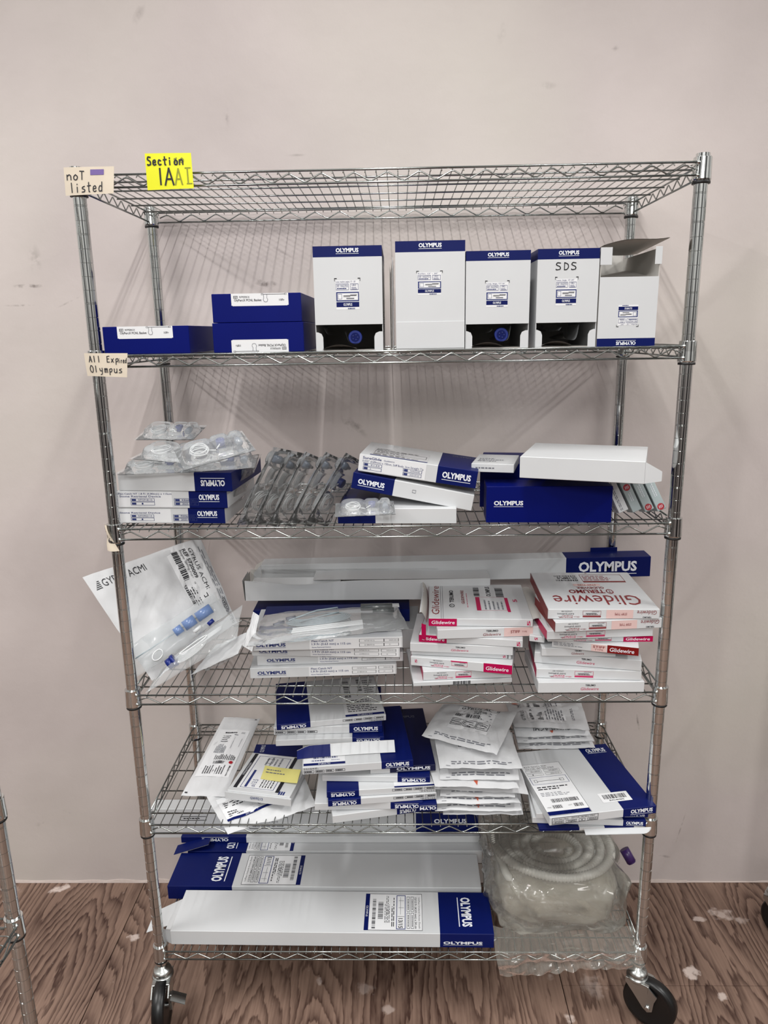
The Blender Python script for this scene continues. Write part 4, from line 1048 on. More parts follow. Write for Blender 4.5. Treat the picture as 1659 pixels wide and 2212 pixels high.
B1 = [aty(322, 1496, .010), aty(512, 1402, .05), aty(530, 1296, .14), aty(384, 1418, .06)]
B1[0].z = S4 + .002; B1[1] = aty(520, 1390, .05)
B1 = [Vector(q) for q in (B1[0], aty(515, 1372, .055), aty(528, 1300, .13), aty(382, 1412, .075))]
long_pack('long clear pack with coiled white tube and dark blue cap, leaning over the shelf front', [q + Vector((0, -.02, 0)) for q in B1], stuffB, seed=5, t=.020)
C1 = [aty(412, 1459, .045), aty(515, 1412, .05), aty(536, 1365, .09), aty(465, 1395, .085)]
pouch('small white pouch corner sticking out beneath the long clear packs', C1, t=.004, wav=.004, seed=6)
C2 = [aty(440, 1450, .06), aty(500, 1425, .07), aty(530, 1390, .10), aty(455, 1410, .10)]
pouch('crumpled clear film pack squeezed between the pouches and the retrieval cartons', [q + Vector((0, .01, -.004)) for q in C2], t=.012, wav=.012, m=CLEAR, name='clear_tray_pack', cat='tray pack', seed=7)

# long tray pack with cables on the retrieval cartons
def stuffC(o, P, blk, N):
    def L(u, v, k=.008): return blk(u, v) + N * k
    c = B()
    for k in range(5):
        pts = []
        for q in range(40):
            a = 2 * PI * q / 40; pts.append(L(.42 + (.22 - .012 * k) * math.cos(a), .62 + (.19 - .025 * k) * math.sin(a) + .03 * math.cos(a), .006 + .0018 * k))
        c.tube(pts, .0017, TUBEG, 6, closed=True)
    c.tube([L(.22, .55, .013), L(.40, .80, .016), L(.55, .86, .016), L(.56, .66, .017), L(.30, .46, .014)], .0017, TUBEG, 6)
    c.build('coiled_cable', o)
    c = B(); c.tube([L(.13, .44, .012), L(.19, .52, .012)], .0042, GINK, 12); c.tube([L(.20, .60, .012), L(.26, .64, .012)], .0055, GINK, 12); c.build('grey_plug', o)
    c = B()
    for k in range(3): c.tube([L(.26, .22 + .06 * k, .006), L(.72, .30 + .06 * k, .006)], .0022, TUBEW, 8)
    c.build('white_rod', o)
    c = B()
    c.tube([L(.72, .86, .012), L(.95, .80, .012)], .0085, SMOKE, 14); c.tube([L(.80, .66, .012), L(.95, .66, .012)], .0065, SMOKE, 14); c.build('smoky_connector', o)
SMOKE = clear('smoky_plastic', (84, 90, 90), .55, .15, .1)
zp = zT + .002
D1 = [atz(536, 1405, zF - .004), atz(884, 1368, zT), atz(858, 1312, zT + .004), atz(572, 1330, zT + .004)]
D1[0] = aty(532, 1399, D1[0].y); D1[1] = aty(884, 1362, D1[1].y)
long_pack('long clear tray pack with grey coiled cable, lying on the retrieval cartons', [q + Vector((0, 0, .003)) for q in D1], stuffC, seed=8, t=.016)
pouch('narrow white paper flap standing at the left end of the cable tray pack', [aty(524, 1395, .05), aty(545, 1408, .035), aty(560, 1330, .075), aty(548, 1322, .09)], t=.002, wav=.003, seed=9)

# ================================================================ guidewire stacks
def datab(b, P, u0, u1, inv, bar, alt=False):
    Q = (lambda u, v, o=0: P(u0 + (u1-u0) * (1-u), 1-v, o)) if inv else (lambda u, v, o=0: P(u0 + (u1-u0) * u, v, o))
    b.ptext(Q, '0.035"(0.89mm)', .58, .40, .92, .55, INK, bold=.01); b.ptext(Q, '180cm', .46, .72, .58, .86, bar); b.ptext(Q, '3cm', .82, .72, .9, .86, INK)
    b.plines(Q, .60, .60, .95, .92, 2, bar, fill=.4); b.ptext(Q, 'UNS35180', .62, .14, .84, .27, INK)
    b.pframe(Q, .03, .16, .40, .62, bar, .006, .03); b.ptext(Q, 'UROLOGIC', .07, .20, .22, .30, INK); b.prects(Q, .12, .40, .34, .45, INK, .0006); b.plines(Q, .1, .46, .36, .58, 1, INK, fill=.5)
    b.prects(Q, .03, .66 if inv else .08, .40, .82 if inv else .16, bar, .0005) if not alt else b.prects(Q, .03, .04, .42, .16, bar, .0005)
def terumo(b, P, u0, v0, u1, v1, m, rot=0):
    b.ptext(P, 'TERUMO', u0, v0, u1, v1, m, bold=.03, rot=rot)
def gw(kind, acc=MINK, blk=MAG):
    def f(b, F, w, d, h):
        P = F['F']
        if kind == 'T': terumo(b, P, .445, .62, .54, .78, INK); b.ptext(P, 'Glidewire', .40, .24, .57, .50, acc, it=.35)
        elif kind == 'TI': terumo(b, P, .84, .30, .93, .44, INK, rot=180); b.ptext(P, 'Glidewire', .78, .60, .97, .88, acc, rot=180, it=.3)
        elif kind == 'S':
            datab(b, P, .05, .49, True, acc); b.prects(P, .525, .05, .765, .93, PINK, .0003); b.ptext(P, 'STIFF TYPE', .60, .38, .71, .62, RINK, rot=180, bold=.01)
            b.ptext(P, 'Glidewire', .80, .45, .975, .86, acc, rot=180, it=.3); terumo(b, P, .85, .10, .93, .24, INK, rot=180)
        elif kind == 'SN':
            terumo(b, P, .445, .62, .555, .80, INK); b.ptext(P, 'Glidewire', .415, .2, .58, .48, RINK, it=.35); b.prects(P, .61, .05, .875, .97, PINK, .0003); b.ptext(P, 'STIFF', .67, .40, .755, .68, RINK, bold=.02); b.ptext(P, 'TYPE', .775, .44, .82, .6, RINK)
        elif kind == 'M':
            b.ptext(P, '5', .045, .35, .065, .75, MINK, rot=90, bold=.02); datab(b, P, .16, .58, True, acc, True); b.prects(P, .725, 0, 1, 1, blk, .0003); b.ptext(P, 'Glidewire', .745, .26, .965, .66, WINK, it=.35, bold=.01)
        elif kind == 'ML':
            b.prects(P, 0, 0, .272, 1, blk, .0003); b.ptext(P, 'Glidewire', .025, .28, .25, .72, WINK, it=.35, bold=.01); b.ptext(P, '5', .945, .12, .975, .8, MINK, rot=90, bold=.02)
        elif kind == 'D': datab(b, P, .08, .56, True, acc)
        elif kind == 'MR':
            datab(b, P, .2, .62, True, acc); b.prects(P, .72, 0, 1, 1, blk, .0003); b.ptext(P, 'Glidewire', .74, .25, .97, .72, WINK, it=.35, bold=.01)
        elif kind == 'SR':
            b.plines(P, .02, .3, .4, .8, 3, GINK); b.prects(P, .46, .05, .635, .95, PINK, .0003); b.ptext(P, 'STIFF', .48, .50, .62, .78, RINK, bold=.02); b.ptext(P, 'TYPE', .5, .18, .6, .38, RINK)
            b.prects(P, .645, 0, 1, 1, blk, .0003); b.ptext(P, 'Glidewire', .67, .22, .95, .70, WINK, it=.35, bold=.01)
        elif kind == '5': b.ptext(P, '5', .92, .2, .945, .8, MINK, rot=90, bold=.02); terumo(b, P, .96, .1, .975, .9, INK, rot=90)
        if kind in ('M', 'ML', 'D', '5'): b.prects(F['L'], 0, 0, 1, 1, blk, .0003)
        if kind == 'S': b.prects(F['L'], 0, 0, 1, 1, MAROON, .0003)
    return f
GL = 'guidewire cartons in the left stack on the fourth shelf'
GRt = 'guidewire cartons in the right stack on the fourth shelf'
def seqbox(items, z0, group, gap=.0007):
    z = z0
    for (lb, pl, pr, h, d, fn, *rest) in items:
        kw = rest[0] if rest else {}
        _, z2, _i = pc(lb, z + gap, pl, pr, h=h, d=d, prints=fn, group=group, **kw); z = z2; last = _i
    return z, last
def prG1(b, F, w, d, h): b.pbars(F['F'], .40, .1, .58, .9, INK, 20)
itemsL = [
 ('crushed guidewire carton at the very bottom of the left stack, barcode on its edge', (893, 1483), (1106, 1474), .0100, .18, prG1),
 ('guidewire carton second from the bottom, small print and magenta side', (914, 1470), (1104, 1463), .0215, .17, gw('D')),
 ('guidewire carton with magenta right end, turned with its right corner forward', (887, 1437), (1106, 1457), .0215, .18, gw('M')),
 ('guidewire carton showing a thin magenta strip, fourth from the bottom', (888, 1414), (1104, 1424), .0110, .17, gw('5')),
 ('blank-fronted guidewire carton with centred lettering, middle of the left stack', (886, 1407), (1108, 1416), .0205, .18, gw('T')),
 ('guidewire carton with small magenta left end, figure five at its right', (905, 1386), (1129, 1399), .0170, .17, gw('ML')),
 ('guidewire carton with pale pink STIFF TYPE panel, second from the top of the left stack', (945, 1381), (1180, 1373), .0225, .16, gw('SN')),
]
z, lastL = seqbox(itemsL, S4, GL)
def prG7(b, F, w, d, h):
    gw('ML')(b, F, w, d, h); T = F['T']
    b.ptext(T, 'Glidewire', .03, .10, .105, .93, RINK, rot=90, it=.3); b.prects(T, .12, .0, .124, 1, GINK, .0003); b.prects(T, .14, .0, .144, 1, GINK, .0003)
    terumo(b, T, .215, .44, .255, .80, INK, rot=90); b.ptext(T, 'O', .206, .30, .262, .40, INK, rot=90); b.ptext(T, 'T', .222, .325, .246, .375, INK, rot=90); b.ptext(T, 'GLIDEWIRE', .335, .40, .365, .80, RINK, rot=90, bold=.02); b.plines(T, .385, .3, .40, .8, 1, MINK, vert=True)
    b.pbars(T, .47, .62, .53, .90, INK, 16, vert=True); b.pbars(T, .70, .60, .78, .88, INK, 16, vert=True); b.ptext(T, 'OLYMPUS', .60, .62, .645, .92, INK, rot=90, bold=.02)
    b.prects(T, .48, .22, .52, .60, MAROON if 0 else MAG, .0004); b.prects(T, .78, .18, .81, .58, MAG, .0004); b.plines(T, .55, .25, .76, .56, 5, GINK, vert=True); b.ptext(T, '5', .86, .46, .90, .54, MINK, rot=90, bold=.02)
    b.pframe(T, .52, .22, .78, .60, MINK, .003, .004)
_, z, iG = pc('opened guidewire carton with magenta end on top of the left stack, flaps raised', z + .001, (926, 1352), (1151, 1354), top=(926, 1336), back=(934, 1262), prints=prG7, group=GL)
oG = bpy.data.objects[[o.name for o in bpy.data.objects if o.get('label', '').startswith('opened guidewire')][0]]
wG, dG, hG = iG[2:]
for nm, sgn in (('left', -1), ('right', 1)):
    f = B()
    if sgn < 0:
        def fl(u, v, e=0): return (-.004 - .016 * u - e + .004 * math.sin(3 * v), dG * (.02 + .95 * v), hG * .3 + .026 * math.sin(u * PI * .62) + .006 * math.sin(6 * v) * u)
    else:
        def fl(u, v, e=0): return (wG + .034 * u, dG * (.02 + .9 * v) , hG * (.9 - .9 * u) + .010 * math.sin(PI * u) - e + .003 * math.sin(5 * v) * u)
    f.grid(lambda u, v: fl(u, v), 6, 10, CARDIN); f.grid(lambda u, v: fl(u, v, .0008), 6, 10, WHITE, True); f.build('side_flap', oG)
f = B(); f.grid(lambda u, v: (-.006 - .010 * v, dG * (.0 + .02 * u) - .002, hG * (.2 - 2.2 * u) + .003 * v), 6, 3, MAG); f.grid(lambda u, v: (-.006 - .010 * v, dG * (.0 + .02 * u) - .0028, hG * (.2 - 2.2 * u) + .003 * v), 6, 3, MAG, True); f.build('magenta_end_tab', oG)
def prB2(b, F, w, d, h): b.plines(F['T'], .2, .1, .8, .5, 2, GINK)
pc('guidewire carton peeking out behind the left stack with a raised pale flap', iG[0].z - .03, (905, 1345), (1000, 1345), h=.028, d=.14, prints=lambda b, F, w, d, h: (b.prects(F['L'], 0, 0, 1, 1, WHITE, .0003), b.plines(F['L'], .1, .2, .6, .8, 2, MINK)), group=GL) if 0 else None

itemsR = [
 ('lowest guidewire carton of the right stack, plain with centred lettering', (1162, 1497), (1391, 1495), .0250, .17, gw('T')),
 ('guidewire carton second from the bottom of the right stack, upside-down print', (1158, 1464), (1385, 1470), .0220, .17, gw('D')),
 ('guidewire carton third from the bottom of the right stack, tilting to the right', (1154, 1431), (1385, 1450), .0250, .17, gw('T')),
 ('white guidewire carton pushed to the left, half under a maroon-ended one', (1170, 1417), (1330, 1419), .0190, .15, gw('T', RINK)),
 ('guidewire carton with maroon right end and pink STIFF TYPE patch', (1192, 1398), (1379, 1417), .0180, .15, gw('SR', RINK, MAROON)),
 ('guidewire carton with magenta right end in the upper half of the right stack', (1183, 1386), (1410, 1386), .0130, .16, gw('MR')),
 ('guidewire carton with upside-down magenta print, third from the top of the right stack', (1181, 1382), (1410, 1374), .0200, .16, gw('D')),
 ('guidewire carton with pink panel, second from the top, jutting out to the right', (1199, 1366), (1429, 1356), .0220, .16, gw('S', RINK)),
]
z, lastR = seqbox(itemsR, S4, GRt)
def prH8(b, F, w, d, h):
    gw('S', RINK)(b, F, w, d, h); T = F['T']
    b.ptext(T, 'Glidewire', .10, .10, .90, .34, RINK, rot=180, it=.2); terumo(b, T, .28, .40, .62, .49, RINK, rot=180); b.ptext(T, 'O', .635, .38, .705, .505, RINK, rot=180); b.ptext(T, 'T', .655, .41, .685, .475, RINK, rot=180)
    b.ptext(T, 'GLIDEWIRE', .38, .52, .64, .57, RINK, rot=180, bold=.02); b.prects(T, .36, .595, .62, .655, PINK, .0003); b.ptext(T, 'STIFF TYPE', .40, .608, .58, .642, RINK, rot=180)
    b.prects(T, .48, .70, .90, .73, MAROON, .0003); b.pframe(T, .48, .73, .90, .93, MAROON, .004, .006); b.plines(T, .50, .75, .86, .9, 4, RINK); b.pbars(T, .22, .74, .44, .78, INK, 18); b.pbars(T, .22, .87, .44, .90, INK, 18); b.ptext(T, 'OLYMPUS', .24, .80, .44, .85, INK, rot=180, bold=.02)
    b.ptext(T, '5', .55, .955, .57, .985, RINK, rot=180)
_, z, iH = pc('large-lettered guidewire carton on top of the right stack, print upside down', z + .001, (1183, 1337), (1424, 1337), top=(1183, 1316), back=(1146, 1237), prints=prH8, group=GRt)
def pr5s(b, F, w, d, h): b.ptext(F['F'], '5', .35, .3, .55, .8, MINK, rot=270, bold=.02)
pc('small end of a guidewire carton poking out left of the right stack', iH[0].z - .072, (1143, 1385), (1176, 1389), h=.014, d=.10, prints=pr5s, group=GRt)

# ================================================================ fifth shelf
S5 = SURF[4] + .0005
# --- left: tray pouch, open carton, loose pouch
def dL1(b, P):
    b.prects(P, .10, .20, .90, .80, LABEL, .0008, 5, 8)
    b.ptext(P, 'Medtronic', .80, .21, .84, .33, INK, rot=270, off=.0014, bold=.02)
    c0 = Vector(P(.80, .37, .0014)); U = (Vector(P(.85, .37, .0014)) - c0).normalized() * .0052; V = (Vector(P(.80, .42, .0014)) - c0).normalized() * .0052
    b.face([c0 + U * math.cos(2*PI*q/24) + V * math.sin(2*PI*q/24) for q in range(24)], RED)
    b.pbars(P, .34, .35, .66, .385, INK, 26, .0014); b.plines(P, .22, .23, .72, .34, 9, INK, off=.0014, vert=True, fill=.45)
    b.plines(P, .34, .40, .86, .47, 12, INK, off=.0014, vert=True, fill=.5); b.plines(P, .26, .48, .52, .60, 8, GINK, off=.0014, vert=True, fill=.6)
    b.plines(P, .30, .62, .5, .72, 4, INK, off=.0014); b.plines(P, .30, .745, .66, .765, 1, INK, off=.0014, fill=.8); b.plines(P, .72, .745, .86, .77, 2, GINK, off=.0014)
    b.prects(P, .62, .54, .63, .72, GINK, .0014, 1, 4); b.prects(P, .57, .72, .68, .73, GINK, .0014); b.prects(P, .80, .57, .807, .68, GINK, .0014, 1, 3)
    for (u, v) in ((.06, .02), (.88, .965)): b.prects(P, u, v, u + .06, v + .012, INK, .0014)
c1 = [atz(391, 1719, S5 + .012), atz(486, 1722, S5 + .012), aty(562, 1553, .37), aty(484, 1549, .37)]
pouch('long white tray pouch with small barcodes and a red dot, lying at the left', c1, t=.008, wav=.0022, draw=dL1, seed=11, nu=18, nv=34)
def dL3(b, P):
    b.prects(P, .06, .22, .62, .80, LABEL, .0012, 8, 8); b.prects(P, .06, .22, .62, .27, NAVY, .0018, 8, 1); b.ptext(P, 'OLYMPUS', .26, .23, .40, .26, WINK, off=.0024)
    b.plines(P, .10, .30, .30, .44, 3, INK, off=.0018); b.ptext(P, 'CE', .42, .34, .48, .44, INK, off=.0018); b.plines(P, .10, .5, .5, .7, 4, INK, off=.0018)
c3 = [aty(492, 1802, -.028), atz(684, 1741, S5 + .006), atz(640, 1640, S5 + .012), atz(446, 1722, S5 + .008)]
pouch('crumpled white pouch hanging its corner over the front rail of the fifth shelf', c3, t=.008, wav=.007, draw=dL3, seed=12, nu=30, nv=24)
def prL2(b, F, w, d, h):
    b.ptext(F['F'], 'GW9213', .38, .35, .58, .68, BINK, bold=.01)
    T = F['T']; b.prects(T, .06, .08, .12, .98, INK, .0004); b.prects(T, .74, .06, .80, .98, INK, .0004)
    for k in range(3): b.prects(T, .80 + .035 * k, .02, .825 + .035 * k, .10, BINK, .0004)
    b.prects(T, .12, .08, .74, .98, LABEL, .0003); b.pframe(T, .16, .10, .70, .93, BINK, .01, .008); b.prects(T, .22, .12, .26, .55, BINK, .0006)
    b.ptext(T, 'STERILE/PYROGEN', .075, .40, .105, .72, WINK, rot=90, off=.0006); b.ptext(T, '\u00f813.5', .30, .14, .38, .32, BINK, rot=90)
    b.plines(T, .44, .14, .66, .5, 5, INK, vert=True); b.plines(T, .3, .7, .6, .95, 4, GINK, vert=True); b.pframe(T, .34, .75, .44, .88, INK, .008, .01)
_, z, iL = pc('flat navy-lidded carton beneath the one with black stripes and a sticky note', S5 + .014, (520, 1712), (640, 1712), h=.010, d=.20, bandx=[(0, 1, NAVY)], prints=lambda b, F, w, d, h: b.ptext(F['T'], 'OLYMPUS', .12, .80, .20, .97, WINK, rot=90))
_, z2, i2 = pc('white carton with two black stripes on its lid, carrying a yellow sticky note', z + .001, (492, 1722), (627, 1738), h=.020, back=(568, 1628), prints=prL2)
o2 = [o for o in bpy.data.objects if o.get('label', '').startswith('white carton with two black stripes')][0]
f = B(); w2_, d2_, h2_ = i2[2:]
for off, fl in ((0, False), (.0012, True)): f.grid(lambda u, v: (-.004 + (w2_ + .008) * u, -.004 - off, -.001 + (h2_ - .002) * v), 6, 2, WHITE, fl)
f.grid(lambda u, v: (-.004 + (w2_ + .008) * u, -.0052 + .005 * v, h2_ - .003), 6, 1, WHITE)
f.X = Matrix.Identity(4); P_ = face_frames(w2_, d2_, h2_)['F']; f.ptext(lambda u, v, o=0: (P_(u, v)[0], -.0056 - o, P_(u, v)[2]), 'GW9213', .38, .32, .58, .66, BINK, bold=.01); f.build('tuck_flap', o2)
n_ = B()
def nt_(u, v, o=0): return (w2_ * (.40 + .62 * u - .05 * v), d2_ * (.34 + .33 * v - .06 * u), h2_ + .0012 + .006 * u * u + .0015 * v + o)
n_.grid(nt_, 8, 6, YNOTE); n_.grid(lambda u, v: nt_(u, v, -.0003), 8, 6, YNOTE, True)
for k in range(2): n_.plines(lambda u, v, o=0: nt_(u, v, .0006), .08, .66 - .2 * k, .66, .80 - .2 * k, 1, GINK, fill=.5)
no = n_.build('sticky_note', None, 'yellow sticky note with faint handwriting on the black-striped carton', 'note'); no.matrix_world = Matrix.Translation(i2[0]) @ Matrix.Rotation(i2[1], 4, 'Z')

# --- centre stack
def ol(side='r', inv=False, f0=.70, f1=1.0, data=None, dinv=False, top=None):
    a, c = f0, f1
    def f(b, F, w, d, h):
        P = F['F']; m_ = (a + c) / 2; hw = (c - a) * .37
        b.logo(P, m_ - hw, .16, m_ + hw, .80, rot=180 if inv else 0)
        if data:
            Q = (lambda u, v, o=0: P(data[1] - (data[1] - data[0]) * u, 1 - v, o)) if dinv else (lambda u, v, o=0: P(data[0] + (data[1] - data[0]) * u, v, o))
            b.plines(Q, .0, .62, .45, .90, 2, INK, fill=.4)
            for (p, q) in ((0, .25), (.28, .5), (.53, .73), (.76, 1)): b.pframe(Q, p, .18, q, .52, INK, .008, .05); b.plines(Q, p + .02, .26, q - .02, .44, 1, INK, fill=.9)
            b.plines(Q, .0, .04, .6, .12, 1, GINK)
        if top: top(b, F['T'])
    return f
def topK6(b, T):
    b.prects(T, .01, .02, .385, .34, LABEL, .0003); b.prects(T, .01, .02, .385, .055, NAVY, .0005); b.ptext(T, 'OLYMPUS', .14, .028, .25, .048, WINK, rot=180, off=.0007)
    b.pbars(T, .10, .12, .32, .19, BINK, 24, .0005); b.pbars(T, .08, .08, .20, .10, BINK, 14, .0005); b.plines(T, .26, .08, .36, .10, 1, BINK, off=.0005)
def topK10(b, T):
    b.prects(T, .63, .03, .99, .95, LABEL, .0003); b.prects(T, .63, .03, .99, .075, NAVY, .0005); b.ptext(T, 'OLYMPUS', .74, .042, .88, .062, WINK, rot=180, off=.0007)
    b.plines(T, .66, .12, .95, .42, 7, INK); b.pbars(T, .66, .48, .72, .92, INK, 18, vert=True); b.pbars(T, .80, .62, .84, .92, INK, 18, vert=True); b.plines(T, .86, .5, .97, .9, 8, INK)
def topK4(b, T): b.prects(T, .62, .0, .99, .25, LABEL, .0003); b.prects(T, .62, .0, .99, .03, NAVY, .0005)
KG = 'white and navy cartons stacked in the middle of the fifth shelf'
N_ = NAVY
itemsK = [
 ('bottom white carton of the middle stack, turned so its right end recedes', (719, 1779), (905, 1754), .020, .18, ol(inv=True, f0=.74), dict(bandx=[(.74, 1, N_)])),
 ('second carton from the bottom, sticking out left, navy end upside down', (680, 1750.5), (914, 1747), .018, .20, ol(inv=True, f0=.70), dict(bandx=[(.70, 1, N_)])),
 ('third carton from the bottom with navy left end, upside-down lettering', (709, 1743), (943, 1726), .0165, .20, ol(inv=True, f0=0, f1=.30, data=(.60, .99), dinv=True), dict(bandx=[(0, .30, N_)])),
 ('fourth carton from the bottom, navy left end and navy band across its top', (706, 1724), (941, 1710), .0165, .19, ol(inv=True, f0=0, f1=.295, data=(.60, .99), dinv=True, top=topK4), dict(bandx=[(0, .295, N_)])),
 ('white carton in the waist of the stack, navy right end upside down', (696, 1687.5), (929, 1690.5), .0150, .17, ol(inv=True, f0=.70), dict(bandx=[(.70, 1, N_)])),
]
z, lastK = seqbox(itemsK, S5, KG)
zK5 = z
_, zn, i11 = pc('dark navy carton lying to the right under the wide labelled carton', z + .0006, (800, 1672), (941, 1665), h=.0165, d=.27, side=DNAVY, bandx=[(0, .30, WHITE)], prints=lambda b, F, w, d, h: (b.logo(F['F'], .40, .22, .92, .8), b.ptext(F['T'], 'OLYMPUS', .40, .82, .82, .86, GINK), b.box((w * .3, d * .9, h), (w * .62, d * .97, h + .012), BLK)), group=KG)
_, z, i6 = pc('wide white carton with barcode label and navy right end, mid stack', zn + .0006, (654, 1674), (893, 1657), h=.0190, d=.26, bandx=[(.71, 1, N_)], prints=ol(f0=.71, data=(.01, .38), top=topK6), group=KG)
o6 = [o for o in bpy.data.objects if o.get('label', '').startswith('wide white carton with barcode')][0]
w6, d6, h6 = i6[2:]
f = B()
def flp(u, v): return (w6 * (-.05 + .90 * u), d6 * (.13 + .08 * v) + .003 * math.sin(3 * u), h6 + .002 + .020 * (v ** 1) * (1 - .5 * max(0, (.12 - u) / .12)) - .010 * max(0, (.10 - u)) )
f.grid(lambda u, v: flp(u, v), 24, 4, WHITE); f.grid(lambda u, v: tuple(Vector(flp(u, v)) + Vector((0, .001, 0))), 24, 4, CARDIN, True)
f.grid(lambda u, v: tuple(Vector(flp(u * .34, v)) + Vector((0, -.0006, .0002))), 8, 4, NAVY); f.build('lid_flap', o6)
zk8 = z + .014
itemsK2 = [
 ('plain white carton with navy right end upside down, lowest of the top three', (596, 1612), (830, 1604), .0160, .20, ol(inv=True, f0=.705), dict(bandx=[(.705, 1, N_)])),
 ('middle carton of the top three, navy right end upright', (592, 1588), (826, 1582), .0195, .20, ol(f0=.695, data=(.01, .40)), dict(bandx=[(.695, 1, N_)])),
 ('topmost carton of the middle stack, navy left end and big label on its lid', (598, 1578), (834, 1556), .0150, .215, ol(inv=True, f0=0, f1=.305, data=(.60, .98), dinv=True, top=topK10), dict(bandx=[(0, .305, N_)])),
]
z, lastK2 = seqbox(itemsK2, zk8, KG)
# end of another carton low on the right of the stack
pc('short navy carton end showing low at the right of the middle stack', S5 + .020, (905, 1752), (944, 1750), h=.017, d=.16, side=NAVY, prints=lambda b, F, w, d, h: b.logo(F['F'], .05, .16, .95, .8, rot=180, st='OLYM'), group=None)

# --- tyvek pouch stack
MG = 'white pouches piled right of centre on the fifth shelf'
zzM = {'k': 0}
def tri(b, P, u, v, s=.035):
    a, c, e = P(u, v, .001), P(u + s * 1.5, v, .001), P(u + s * .8, v - s * 2.0, .001)
    b.face([a, e, c], ORANGE); b.face([a, c, e], ORANGE)
def dM(kind):
    def f(b, P):
        if 'p' in kind: b.plines(P, .15, .05, .90, .12, 2, GINK, off=.0008, fill=.5); b.plines(P, .08, .02, .16, .04, 1, GINK, off=.0008)
        if 'o' in kind: tri(b, P, .48, .10)
        if 'L' in kind:
            b.prects(P, .26, .28, .78, .92, LABEL, .0006, 6, 6)
            b.ptext(P, 'GYRUS ACMI', .30, .84, .80, .92, INK, off=.0012); 
            a, c, e = P(.52, .96, .0016), P(.62, .90, .0016), P(.60, 1.0, .0016); b.face([a, c, e], ORANGE)
            b.ptext(P, '6.0FR     x 22-28 cm', .28, .74, .66, .80, INK, off=.0012, bold=.02); b.pbars(P, .28, .60, .66, .68, INK, 34, .0012); b.plines(P, .28, .69, .6, .73, 1, INK, off=.0012)
            for k in range(3): b.pframe(P, .27 + .17 * k, .36, .43 + .17 * k, .54, INK, .006, .01, .0012); b.plines(P, .28 + .17 * k, .38, .42 + .17 * k, .52, 3, INK, off=.0012)
            b.plines(P, .70, .58, .78, .80, 4, GINK, off=.0012)
        if 'R' in kind:
            b.prects(P, .22, .12, .72, .98, LABEL, .0006, 6, 6); b.ptext(P, 'GYRUS ACMI', .13, .20, .18, .85, INK, rot=90, off=.0012); b.ptext(P, '6.0FR x 24 cm', .25, .2, .29, .9, INK, rot=90, off=.0012, bold=.02)
            b.pbars(P, .34, .20, .42, .9, INK, 30, .0012, vert=True); b.pframe(P, .5, .2, .56, .9, INK, .006, .01, .0012); b.plines(P, .45, .2, .7, .9, 7, GINK, off=.0012, vert=True); b.plines(P, .8, .2, .84, .9, 2, GINK, off=.0012, vert=True)
            a, c, e = P(.06, .86, .0016), P(.16, .86, .0016), P(.11, .98, .0016); b.face([a, c, e], ORANGE)
        if 'I' in kind: b.ptext(P, 'GYRUS ACMI', .25, .10, .75, .20, INK, rot=180, off=.0012); tri(b, P, .46, .10)
    return f
Ms = [((957, 1775), (1130, 1768), .012, 'p', .006, 'pouch at the very bottom of the white pouch pile'), ((940, 1752), (1127, 1752), .010, 'po', .006, 'second pouch from the bottom of the pile, small orange mark on its edge'),
      ((941, 1735), (1125, 1737), .012, 'po', .006, 'third pouch from the bottom of the pile'), ((951, 1720), (1113, 1722), .020, 'p', .005, 'narrower pouch in the lower half of the pile'),
      ((940, 1704), (1142, 1716), .022, 'p', .006, 'pouch in mid pile with its right corner sticking out'), ((940, 1699), (1122, 1704), .014, 'o', .006, 'folded-over pouch in mid pile, orange mark on its bulging edge'),
      ((950, 1684), (1122, 1685), .030, 'p', .005, 'third pouch from the top of the pile, lines of small print along its edge'), ((950, 1660), (1129, 1661), .036, 'pL', .008, 'second pouch from the top of the pile, mostly covered')]
for k, (l, r, Y, kd, th, lb) in enumerate(Ms):
    pf(lb, l, r, Y, .19, yaw=.06 - .12 * (k % 3), t=th, wav=.0045, draw=dM(kd), group=MG, seed=20 + k, rise=.004 * (k % 2) + .012)
cM = [atz(911, 1589, .700), atz(1073, 1632, .694), atz(1117, 1540, .708), atz(956, 1521, .712)]
pouch('top pouch of the pile, tilted, labelled with three small boxes', cM, t=.012, wav=.006, draw=dM('pL'), group=MG, seed=31)
# --- right cartons
NG = 'white and navy cartons at the right end of the fifth shelf'
_, z, iN2 = pc('thin lowest carton at the right end, white tongue with rounded corner over the rail', S5, (1165, 1796), (1392, 1791), h=.0075, d=.20, bandx=[(.0, .38, NAVY), (.62, .9, NAVY)], group=NG)
oN = [o for o in bpy.data.objects if o.get('label', '').startswith('thin lowest carton')][0]
f = B(); wn, dn, hn = iN2[2:]
def tong(u, v, e=0): return (wn * (.42 + .64 * u) , -.002 - .016 * v * (1 - max(0, (u - .85) / .15) ** 2), hn * .6 + .002 - .004 * v - e)
f.grid(lambda u, v: tong(u, v), 20, 4, WHITE); f.grid(lambda u, v: tong(u, v, .0009), 20, 4, WHITE, True); f.build('tongue_flap', oN)
_, z, _i = pc('white carton under the wide stent carton, its left corner showing', z + .0006, (1150, 1778), (1395, 1786), h=.0150, d=.19, bandx=[(.80, 1, NAVY)], prints=ol(f0=.80), group=NG)
_, z, _i = pc('second white carton under the wide stent carton, left edge showing', z + .0006, (1158, 1768), (1400, 1766), h=.0130, d=.19, bandx=[(.7, 1, NAVY)], prints=ol(f0=.76), group=NG)
